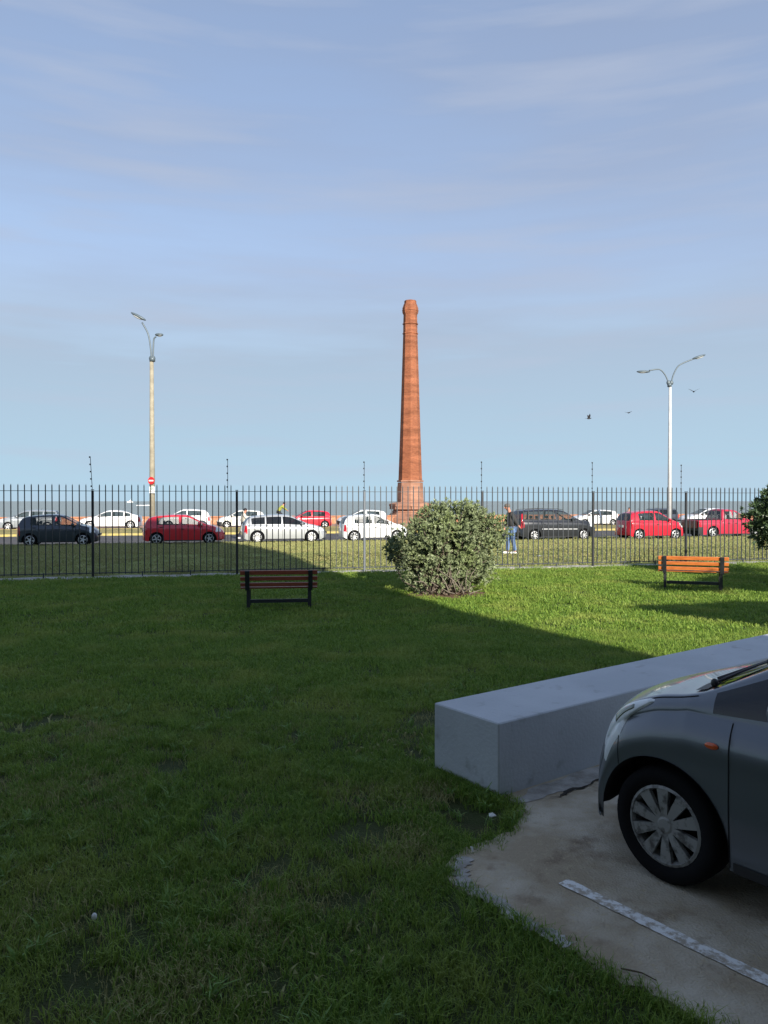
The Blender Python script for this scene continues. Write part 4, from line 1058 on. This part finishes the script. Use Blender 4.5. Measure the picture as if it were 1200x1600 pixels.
# ------------------------------------------------------------------ people
def skinned(name, V, E, Rd, m, parent, sub=2):
    me = bpy.data.meshes.new(name); me.from_pydata([tuple(v) for v in V], E, []); me.update(); me.materials.append(m)
    o = link(bpy.data.objects.new(name, me), parent)
    md = o.modifiers.new('skin', 'SKIN'); md.use_smooth_shade = True
    for i, r_ in enumerate(Rd):
        sv = me.skin_vertices[0].data[i]; sv.radius = r_ if hasattr(r_, '__len__') else (r_, r_)
    me.skin_vertices[0].data[0].use_root = True
    sb = o.modifiers.new('sub', 'SUBSURF'); sb.levels = sub; sb.render_levels = sub
    return o
def person(label, loc, rz, h, cols, pose, hairc, lean=0.0):
    """front is -y locally; pose gives joint positions in units of the height"""
    t = empty('person', loc, rz); tag(t, label, 'person'); J = {k: Vector(v) * h for k, v in pose.items()}
    sk = M['skin']; jk, tr, sh_ = cols
    def ch(names, rad): return [J[n] for n in names], rad
    V = []; E = []; Rd = []; idx = {}
    def addv(n, r_):
        if n not in idx: idx[n] = len(V); V.append(J[n]); Rd.append(r_ * h if not hasattr(r_, '__len__') else (r_[0] * h, r_[1] * h))
        return idx[n]
    J['head2'] = J['head'] + (J['head'] - J['neck']).normalized() * .045 * h
    rads = dict(pelvis=(.075, .055), waist=(.062, .048), chest=(.080, .056), shl=.030, shr=.030, neck=.030, head=.049, head2=.045, ell=.022, elr=.022, wrl=.016, wrr=.016, hipl=.045, hipr=.045, knl=.032, knr=.032, anl=.021, anr=.021, tol=.017, tor=.017)
    for n in ('pelvis', 'waist', 'chest', 'neck', 'head', 'head2'): addv(n, rads[n])
    for a, b in zip(('pelvis', 'waist', 'chest', 'neck', 'head'), ('waist', 'chest', 'neck', 'head', 'head2')): E.append((idx[a], idx[b]))
    for s_ in 'lr':
        prev = 'chest'
        for n in ('sh' + s_, 'el' + s_, 'wr' + s_): addv(n, rads[n]); E.append((idx[prev], idx[n])); prev = n
        hand = J['wr' + s_]; dirv = (hand - J['el' + s_]).normalized(); side = dirv.cross(Vector((0, 1, 0))).normalized()
        pm = len(V); V.append(hand + dirv * .035 * h); Rd.append((.016 * h, .010 * h)); E.append((idx['wr' + s_], pm))
        for f in range(4):
            o_ = side * (f - 1.5) * .011 * h; ln = (.040, .047, .045, .036)[f] * h
            i1 = len(V); V.append(hand + dirv * .048 * h + o_); Rd.append(.0055 * h); i2 = len(V); V.append(hand + dirv * (.048 * h + ln * .55) + o_ + Vector((0, -.006, 0))); Rd.append(.005 * h)
            i3 = len(V); V.append(hand + dirv * (.048 * h + ln * .85) + o_ + Vector((0, -.018, 0))); Rd.append(.0045 * h); E += [(pm, i1), (i1, i2), (i2, i3)]
        i1 = len(V); V.append(hand + dirv * .03 * h - side * .02 * h + Vector((0, -.012, 0))); Rd.append(.006 * h); i2 = len(V); V.append(hand + dirv * .052 * h - side * .026 * h + Vector((0, -.02, 0))); Rd.append(.005 * h); E += [(pm, i1), (i1, i2)]
        prev = 'pelvis'
        for n in ('hip' + s_, 'kn' + s_, 'an' + s_, 'to' + s_): addv(n, rads[n]); E.append((idx[prev], idx[n])); prev = n
    body = skinned('body', V, E, Rd, sk, t)
    # face on the head, towards -y of the head direction given by pose
    fd = Vector(pose.get('face', (0, -1, 0))).normalized(); hc = J['head'].lerp(J['head2'], .5); sd = fd.cross(Vector((0, 0, 1))).normalized()
    MB().ell(hc + fd * .047 * h + Vector((0, 0, -.006 * h)), (.009 * h, .012 * h, .013 * h), 8, 6).build('nose', sk, body, True)
    for s_ in (-1, 1):
        MB().ell(hc + fd * .040 * h + sd * s_ * .017 * h + Vector((0, 0, .006 * h)), (.005 * h,) * 3, 8, 6).build('eye', M['gap'], body, True)
        MB().ell(hc + sd * s_ * .044 * h + Vector((0, 0, -.002)), (.007 * h, .010 * h, .016 * h), 8, 6).build('ear', sk, body, True)
    MB().ell(hc + fd * .042 * h + Vector((0, 0, -.024 * h)), (.012 * h, .006 * h, .004 * h), 8, 6).build('mouth', mat('lips', (.3, .08, .07), .5), body, True)
    hb = MB(); hb.ell(hc - fd * .010 * h + Vector((0, 0, .014 * h)), (.054 * h, .057 * h, .049 * h), 16, 10); hb.build('hair', hairc, t, True)
    # jacket
    def garment(name, chain, rad, m):
        V = []; E = []; Rd = []; ix = {}
        for c_, r_ in zip(chain, rad):
            pv = None
            for n, rr_ in zip(c_, r_):
                key = n if isinstance(n, str) else None
                p = J[n] if isinstance(n, str) else n
                if key and key in ix: i = ix[key]
                else:
                    i = len(V); V.append(p); Rd.append((rr_[0] * h, rr_[1] * h) if hasattr(rr_, '__len__') else rr_ * h)
                    if key: ix[key] = i
                if pv is not None: E.append((pv, i))
                pv = i
        return skinned(name, V, E, Rd, m, t)
    hem = J['pelvis'].lerp(J['waist'], -.1)
    garment('jacket', [[hem, 'waist', 'chest', J['chest'].lerp(J['neck'], .55)], ['chest', 'shl', 'ell', J['ell'].lerp(J['wrl'], .9)], ['chest', 'shr', 'elr', J['elr'].lerp(J['wrr'], .9)]],
            [[(.105, .082), (.104, .082), (.108, .082), (.056, .05)], [.10, .052, .041, .030], [.10, .052, .041, .030]], jk)
    garment('trousers', [['pelvis', 'hipl', 'knl', J['anl'] + Vector((0, 0, .012 * h))], ['pelvis', 'hipr', 'knr', J['anr'] + Vector((0, 0, .012 * h))]],
            [[(.088, .066), .056, .044, .034], [.088, .056, .044, .034]], tr)
    for s_ in 'lr':
        a, b = J['an' + s_], J['to' + s_]; mid = a.lerp(b, .45); dd = (b - a); 
        rot = Matrix.Rotation(math.atan2(dd.y, dd.x) + 0, 3, 'Z')
        MB().ell((mid.x, mid.y, mid.z - .004 * h), (.078 * h, .030 * h, .026 * h), 14, 8, rot).build('shoe', sh_, t, True)
    return t
STAND = dict(pelvis=(0, 0, .52), waist=(0, .0, .60), chest=(0, .0, .735), neck=(0, .0, .835), head=(0, -.005, .905),
             shl=(.10, 0, .785), shr=(-.10, 0, .785), ell=(.135, .01, .63), elr=(-.135, .01, .63), wrl=(.14, -.03, .49), wrr=(-.14, -.03, .49),
             hipl=(.05, 0, .49), hipr=(-.05, 0, .49), knl=(.055, -.005, .275), knr=(-.055, -.005, .275), anl=(.055, .01, .045), anr=(-.055, .01, .045), tol=(.065, -.09, .022), tor=(-.065, -.09, .022))
jm = lambda n, c, r_=.85: mat(n, c, r_, var=tuple(x * .75 for x in c), vs=5, bump=.003, bs=25)
# man in a dark jacket and jeans beyond the fence, walking left, shoulders forward, one hand behind his back
p1 = G(799, 866); hgt = (p1.y / 1200) * 83.5
pose = dict(STAND); pose.update(neck=(0, -.045, .83), head=(0, -.085, .895), chest=(0, -.02, .735), shl=(.085, -.02, .78), shr=(-.085, -.01, .78), ell=(.115, .03, .63), wrl=(.10, .11, .545), elr=(-.115, -.06, .64), wrr=(-.10, -.10, .50),
            anl=(.05, .06, .045), knl=(.05, .01, .275), tol=(.055, -.035, .022), anr=(-.045, -.06, .045), tor=(-.05, -.155, .022), knr=(-.05, -.045, .28), face=(0, -1, -.2))
person('man in a dark grey jacket and blue jeans walking beyond the fence', (p1.x, p1.y, p1.z), R(-75), min(1.86, hgt), (jm('grey_jacket', (.035, .035, .036)), jm('blue_jeans', (.12, .20, .38)), mat('white_shoes', (.6, .6, .58), .6)), pose, mat('grey_hair', (.12, .105, .09), .8))
# pedestrian in a pale jacket striding behind the silver car
p2 = G(381, 843.5); h2 = p2.y / 1200 * 50.5
pose = dict(STAND); pose.update(anl=(.05, -.17, .05), knl=(.05, -.10, .29), tol=(.05, -.26, .05), anr=(-.05, .20, .09), knr=(-.05, .06, .28), tor=(-.05, .13, .03), ell=(.13, .08, .64), wrl=(.12, .04, .52), elr=(-.13, -.08, .65), wrr=(-.11, -.14, .58), neck=(0, -.03, .83), head=(0, -.05, .90))
person('pedestrian in a cream jacket and dark trousers crossing behind the silver car', (p2.x, p2.y, p2.z), R(105), h2, (jm('cream_jacket', (.62, .58, .50)), jm('dark_trousers', (.02, .02, .03)), mat('white_trainers', (.7, .7, .68), .6)), pose, mat('black_hair', (.012, .012, .015), .7))
# person in brownish top on the promenade
Y4 = 69.0; q = AT(983, 800, Y4); z4 = gz(q.x, Y4); h4 = AT(983, 792.5, Y4).z - z4
person('person in a pinkish brown top by the sea wall beyond the bright red hatchback', (q.x, Y4, z4), R(20), h4, (jm('brown_top', (.30, .15, .12)), jm('navy_trousers', (.02, .03, .05)), M['trim']), dict(STAND), mat('brown_hair', (.05, .03, .02), .8))
# cyclist in a yellow-green jacket leaning over the bars, on the promenade
Y5 = 68.0; q = AT(438, 800, Y5); z5 = gz(q.x, Y5)
s5 = 1.0
pose = dict(STAND); pose.update(pelvis=(0, .09, .60), hipl=(.05, .08, .585), hipr=(-.05, .08, .585), waist=(0, .06, .68), chest=(0, -.07, .80), neck=(0, -.13, .875), head=(0, -.165, .935), shl=(.10, -.08, .84), shr=(-.10, -.08, .84), ell=(.12, -.19, .73), elr=(-.12, -.19, .73), wrl=(.11, -.29, .66), wrr=(-.11, -.29, .66),
            knl=(.06, -.13, .44), anl=(.06, -.01, .22), tol=(.06, -.09, .19), knr=(-.06, -.06, .37), anr=(-.06, .02, .12), tor=(-.06, -.06, .09))
h5 = (AT(438, 782.5, Y5).z - z5) / .985
person('cyclist in a yellow green jacket leaning forward by the sea wall', (q.x, Y5, z5), AL + R(-90) + math.pi, min(2.0, h5), (jm('yellow_green_jacket', (.30, .33, .06)), jm('black_leggings', (.02, .02, .025)), M['trim']), pose, M['trim'])
bk = empty('bicycle', (q.x, Y5, z5), AL); tag(bk, 'dark bicycle ridden by the cyclist in the yellow green jacket', 'bicycle')
for x in (-.52, .54):
    wv = MB().lathe([(.315, -.015), (.345, -.015), (.345, .015), (.315, .015)], 28, 'y', c=(0, 0, 0), close=True).build('wheel', M['tyre'], bk); wv.location = (x, 0, .345)
    sp_ = MB()
    for k in range(12): a = k * math.pi / 6; sp_.tube([(0, 0, 0), (math.cos(a) * .32, 0, math.sin(a) * .32)], .003, 4)
    sp_.build('spokes', M['rim'], wv)
fr = MB(); bb = (-.04, 0, .30); st_ = (-.16, 0, .82); hdp = (.36, 0, .82); 
for a, b in ((bb, st_), (bb, hdp), ((-.14, 0, .76), (.36, 0, .80)), (bb, (-.52, 0, .345)), ((-.14, 0, .76), (-.52, 0, .345)), (hdp, (.54, 0, .345)), (hdp, (.34, 0, 1.02))): fr.tube([a, b], .018, 6)
fr.build('frame', M['black'], bk, True)
MB().tube([(.36, -.26, 1.02), (.34, 0, 1.04), (.36, .26, 1.02)], .014, 6).build('handlebar', M['trim'], bk, True)
MB().box((-.19, 0, .86), (.26, .13, .05), bev=.02).build('saddle', M['trim'], bk)

# ------------------------------------------------------------------ birds, ship, breakwater
def bird(label, px, py, Y, kind):
    p = AT(px, py, Y); t = empty('bird', p, R(kind * 40)); tag(t, label, 'bird', 'birds flying right of the chimney')
    b = MB().ell((0, 0, 0), (.16, .055, .055), 12, 8); b.ell((.17, 0, .03), (.045, .035, .035), 8, 6); b.add([(-.14, -.03, 0), (-.14, .03, 0), (-.30, .07, 0), (-.30, -.07, 0), (-.20, 0, .015)], [(0, 1, 4), (1, 2, 4), (2, 3, 4), (3, 0, 4)])
    b.build('body', M['bird'], t, True)
    up = {0: 1.0, 1: .25, 2: .6}[kind]
    for s_ in (-1, 1):
        v = [(.07, s_ * .03, .02), (-.07, s_ * .03, .02), (.09, s_ * .20 , .02 + .20 * up), (-.07, s_ * .20, .02 + .18 * up), (-.02, s_ * .40, .02 + .34 * up)]
        v2 = [(x, y, z - .012) for x, y, z in v]
        build('wing', v + v2, [(0, 1, 3, 2), (2, 3, 4), (5, 7, 8, 6), (7, 9, 8), (0, 2, 7, 5), (1, 6, 8, 3), (2, 4, 9, 7), (3, 8, 9, 4)], M['bird'], t)
bird('bird with wings raised, lowest of the three in the sky', 920, 654, 62, 0)
bird('tiny bird in the sky, left of the lamp arms', 982, 645, 75, 1)
bird('dark bird in the sky just right of the white lamp pole', 1084, 612, 58, 2)
p = AT(205, 786, 1500); sh0 = empty('ship', (p.x, 1500, -3.5), R(5)); tag(sh0, 'small white ship far out on the water', 'ship')
mb = MB(); mb.add([(-9, -3, 0), (8, -3, 0), (13, 0, 0), (8, 3, 0), (-9, 3, 0), (-9.5, -3.4, 2.2), (9, -3.4, 2.2), (15, 0, 2.8), (9, 3.4, 2.2), (-9.5, 3.4, 2.2)], [(0, 1, 6, 5), (1, 2, 7, 6), (2, 3, 8, 7), (3, 4, 9, 8), (4, 0, 5, 9), (5, 6, 7, 8, 9)])
mb.build('hull', M['shipd'], sh0); MB().box((-2, 0, 3.6), (11, 5, 2.8), bev=.3).box((-1, 0, 5.6), (5, 4, 1.6), bev=.3).build('cabin', M['shipw'], sh0); MB().tube([(-1, 0, 6), (-1, 0, 9.5)], .2, 6).build('mast', M['shipw'], sh0)
a, b = AT(214, 788, 900), AT(236, 788, 900)
bw = MB()
for i in range(14):
    x = a.x + (b.x - a.x) * i / 13; bw.ell((x, 900 + random.uniform(-1, 1), -3.4), (1.1, 1.2, random.uniform(.7, 1.3)), 7, 5)
tag(bw.build('breakwater', M['shipw']), 'pale line of breakwater rocks on the water beside the ship', 'breakwater')

# ------------------------------------------------------------------ small things
p = G(146, 1453)
fl = empty('wild_flower', (p.x, p.y, p.z)); tag(fl, 'small white flower head in the shaded lawn at lower left', 'flower')
MB().tube([(0, 0, 0), (.004, 0, .05)], .002, 5).build('stem', leafmat('stem_green', (.05, .1, .02), (.05, .1, .02)), fl); MB().ell((.004, 0, .06), (.012, .012, .016), 10, 8).build('flower_head', M['litter'], fl, True)
def litter(label, px, py, s_=.04):
    p = G(px, py); bm = []; n = 7
    vs = [(0, 0, .05)] + [(math.cos(k * 2 * math.pi / n) * s_ * random.uniform(.35, 1), math.sin(k * 2 * math.pi / n) * s_ * random.uniform(.35, 1), .03 + random.uniform(0, .02)) for k in range(n)]
    lo = [(x, y, z - .004) for x, y, z in vs]; m_ = n + 1
    o = build('paper_scrap', vs + lo, [(0, 1 + k, 1 + (k + 1) % n) for k in range(n)] + [(m_, m_ + 1 + (k + 1) % n, m_ + 1 + k) for k in range(n)] + [(1 + k, m_ + 1 + k, m_ + 1 + (k + 1) % n, 1 + (k + 1) % n) for k in range(n)], M['litter'])
    o.location = p; tag(o, label, 'litter')
litter('torn white scrap on the grass near the wall corner', 768, 1283, .035)
litter('tiny white scrap at the grass edge beside the pavement', 738, 1337, .014)
litter('white scrap on the grass verge beyond the fence', 843, 870, .16)
pts = [G(970, 1513, .022), G(985, 1516, .03), G(1003, 1520, .024), G(1026, 1532, .022)]
tag(MB().tube(pts, [.003, .004, .003, .002], 5).build('fallen_twig', M['twig'], None, True), 'thin dry twig lying on the pavement below the white line', 'twig')

# ------------------------------------------------------------------ grass
def tuft_mesh(name, nbl, rad, hmin, hmax, wd, m):
    V = []; F = []
    for _ in range(nbl):
        a = random.random() * 6.283; r_ = rad * math.sqrt(random.random()); x, y = math.cos(a) * r_, math.sin(a) * r_
        h = random.uniform(hmin, hmax); la = random.random() * 6.283; ln = random.uniform(.25, 1.35) * h; wa = la + 1.57 + random.uniform(-.5, .5); w_ = wd * random.uniform(.7, 1.3) / 2
        wx_, wy_ = math.cos(wa) * w_, math.sin(wa) * w_; lx, ly = math.cos(la) * ln, math.sin(la) * ln; i0 = len(V)
        V += [(x - wx_, y - wy_, -.006), (x + wx_, y + wy_, -.006), (x + lx * .35 - wx_ * .85, y + ly * .35 - wy_ * .85, h * .6), (x + lx * .35 + wx_ * .85, y + ly * .35 + wy_ * .85, h * .6), (x + lx, y + ly, h * random.uniform(.75, 1.0))]
        F += [(i0, i0 + 1, i0 + 3, i0 + 2), (i0 + 2, i0 + 3, i0 + 4)]
    me = bpy.data.meshes.new(name); me.from_pydata(V, [], F); me.update(); me.materials.append(m); return me
M['blade'] = leafmat('grass_blade', (.095, .195, .024), (.265, .375, .065), (.29, .355, .075), rough=.55, trans=.35, scale=.95, spec=.25)
M['dry'] = leafmat('dry_blade', (.24, .25, .09), (.36, .34, .15), None, rough=.7, trans=.2, spec=.2)
def scatter(name, pts, variants, smin, smax):
    """one mesh of points; tufts instanced on them by geometry nodes, each point picks one of the variants"""
    n = len(pts); me = bpy.data.meshes.new(name); me.vertices.add(n); me.vertices.foreach_set('co', np.asarray(pts, dtype=np.float32).ravel())
    at = me.attributes.new('rot', 'FLOAT_VECTOR', 'POINT'); rv = np.zeros((n, 3), np.float32); rv[:, 2] = rng.random(n) * 6.283; rv[:, 0] = rng.normal(0, .12, n); rv[:, 1] = rng.normal(0, .12, n); at.data.foreach_set('vector', rv.ravel())
    at = me.attributes.new('siz', 'FLOAT', 'POINT'); at.data.foreach_set('value', rng.uniform(smin, smax, n).astype(np.float32))
    at = me.attributes.new('pick', 'INT', 'POINT'); at.data.foreach_set('value', rng.integers(0, len(variants), n).astype(np.int32))
    o = link(bpy.data.objects.new(name, me)); o['kind'] = 'stuff'
    g = bpy.data.node_groups.new(name, 'GeometryNodeTree'); g.interface.new_socket('Geometry', in_out='INPUT', socket_type='NodeSocketGeometry'); g.interface.new_socket('Geometry', in_out='OUTPUT', socket_type='NodeSocketGeometry')
    gi = g.nodes.new('NodeGroupInput'); go = g.nodes.new('NodeGroupOutput'); jn = g.nodes.new('GeometryNodeJoinGeometry')
    def attr(nm, ty):
        a = g.nodes.new('GeometryNodeInputNamedAttribute'); a.data_type = ty; a.inputs[0].default_value = nm; return a.outputs[0]
    ra, sa_, pa = attr('rot', 'FLOAT_VECTOR'), attr('siz', 'FLOAT'), attr('pick', 'INT')
    for k, vo in enumerate(variants):
        ip = g.nodes.new('GeometryNodeInstanceOnPoints'); oi = g.nodes.new('GeometryNodeObjectInfo'); oi.inputs['Object'].default_value = vo
        cp = g.nodes.new('FunctionNodeCompare'); cp.data_type = 'INT'; cp.operation = 'EQUAL'
        ints = [s_ for s_ in cp.inputs if s_.type == 'INT']; g.links.new(pa, ints[0]); ints[1].default_value = k
        g.links.new(gi.outputs[0], ip.inputs['Points']); g.links.new(cp.outputs[0], ip.inputs['Selection']); g.links.new(oi.outputs['Geometry'], ip.inputs['Instance'])
        g.links.new(ra, ip.inputs['Rotation']); g.links.new(sa_, ip.inputs['Scale']); g.links.new(ip.outputs[0], jn.inputs[0])
    g.links.new(jn.outputs[0], go.inputs[0])
    o.modifiers.new('grass', 'NODES').node_group = g
    return o
def gzarr(x, y): return np.interp(y - .25 * x, [k[0] for k in KN], [k[1] for k in KN])
wall_poly = [tuple((Vector((WA.x, WA.y, 0)) + WDIR * a + WN * b)[:2]) for a, b in ((-.012, -.012), (12, -.012), (12, WT + .012), (-.012, WT + .012))]
def lawn_pts(x0, x1, y0, y1, dens, fr=.56, vmax=22.1, vmin=-9):
    n = int((x1 - x0) * (y1 - y0) * dens); x = rng.uniform(x0, x1, n); y = rng.uniform(y0, y1, n); v = y - .25 * x
    k = (np.abs(x) < fr * y + .6) & (v < vmax) & (v >= vmin) & ~inpoly(x, y, PKJ) & ~inpoly(x, y, wall_poly)
    k &= ~(((x - bp.x) / .9) ** 2 + ((y - bp.y - .55) / .7) ** 2 < 1)
    x, y = x[k], y[k]; return np.stack([x, y, gzarr(x, y) - .004], 1)
srcs = {}
def variants(tagn, n, *a):
    L = []
    for i in range(n):
        me = tuft_mesh('grass_tuft', *a); o = link(bpy.data.objects.new('grass_tuft', me)); o['kind'] = 'stuff'
        sp_ = lawn_pts(-3, .2, 3.2, 6.5, 2)[i]; o.location = tuple(float(c_) for c_ in sp_); L.append(o)
    return L
near = variants('n', 5, 34, .075, .020, .055, .0036, M['blade'])
mid = variants('m', 4, 46, .14, .022, .055, .0065, M['blade'])
far = variants('f', 3, 60, .26, .025, .06, .012, M['blade'])
dry = variants('d', 3, 16, .07, .012, .04, .0034, M['dry'])
from mathutils import noise as _nz
P_n = lawn_pts(-4.6, 4.6, 1.8, 7.0, 400)
nv_ = np.array([_nz.noise(Vector((p[0] * 3.1, p[1] * 3.1, 5.5))) + .45 * _nz.noise(Vector((p[0] * 9, p[1] * 9, 1.5))) for p in P_n])
scatter('grass', P_n[nv_ < .26], near, .65, 1.2)
# worn spots with straw and earth showing, where the photograph has them
WS_ = []
for px_, py_, rad_, n_ in ((165, 1235, .30, 260), (430, 1422, .20, 200), (130, 1155, .25, 140), (250, 1560, .2, 160), (640, 1330, .16, 170), (560, 1240, .2, 80), (100, 1440, .25, 120), (690, 1240, .12, 90), (330, 1500, .2, 110), (30, 1250, .3, 120)):
    g_ = G(px_, py_)
    for _ in range(int(n_ * .4)): WS_.append((g_.x + random.gauss(0, rad_ * .8), g_.y + random.gauss(0, rad_ * .8), 0))
WS_ = np.array(WS_); WS_ = WS_[~inpoly(WS_[:, 0], WS_[:, 1], PKJ)]
scatter('grass', WS_, dry, .8, 1.6)
scatter('grass', lawn_pts(-8, 8, 7.0, 12.0, 110), mid, .8, 1.3)
scatter('grass', lawn_pts(-14, 14, 12.0, 26, 38), far, .8, 1.25)
# coarser darker clumps and dry patches, in drifts
def drift(P, sc_, thr, seed):
    from mathutils import noise
    return np.array([p for p in P if noise.noise(Vector((p[0] * sc_ + seed, p[1] * sc_, seed))) > thr])
scatter('grass', drift(lawn_pts(-5, 5, 1.8, 9.0, 90), 1.7, .16, 3.3), dry, .7, 1.3)
tall = variants('t', 3, 26, .05, .05, .10, .0045, M['blade'])
scatter('grass', drift(lawn_pts(-6, 6, 1.8, 11.0, 70), 1.6, .12, 9.1), tall, .7, 1.15)
weed = variants('w', 3, 12, .03, .05, .11, .009, leafmat('weed_leaf', (.10, .21, .04), (.20, .32, .07), None, rough=.45, trans=.3))
scatter('grass', drift(lawn_pts(-5, 5, 1.8, 8.0, 26), 2.1, .05, 4.4), weed, .6, 1.1)
# verge grass beyond the fence
vg = variants('v', 3, 60, .40, .02, .05, .02, leafmat('verge_blade', (.24, .26, .09), (.34, .34, .15), (.33, .30, .13), rough=.6, trans=.2, spec=.2))
x = rng.uniform(-24, 32, 26000); y = rng.uniform(18, 54, 26000); v = y - .25 * x; k = (v > 22.75) & (v < 42.1); x, y = x[k], y[k]
scatter('grass', np.stack([x, y, gzarr(x, y) - .01], 1), vg, .8, 1.2)
# grass overhanging the pavement edge
E_ = []
for i in range(len(pkw) - 1):
    a, b = pkw[i], pkw[i + 1]
    for k in range(int((b - a).length * 60)):
        q = a.lerp(b, random.random()); E_.append((q.x - abs(random.gauss(0, .03)), q.y + random.gauss(0, .03), .0))
for k in range(500):
    q = WB.lerp(WA, random.random()) - WDIR * random.uniform(.02, .09); E_.append((q.x, q.y, 0))
scatter('grass', np.array(E_), near, .6, 1.2)
print('car lengths', infos)
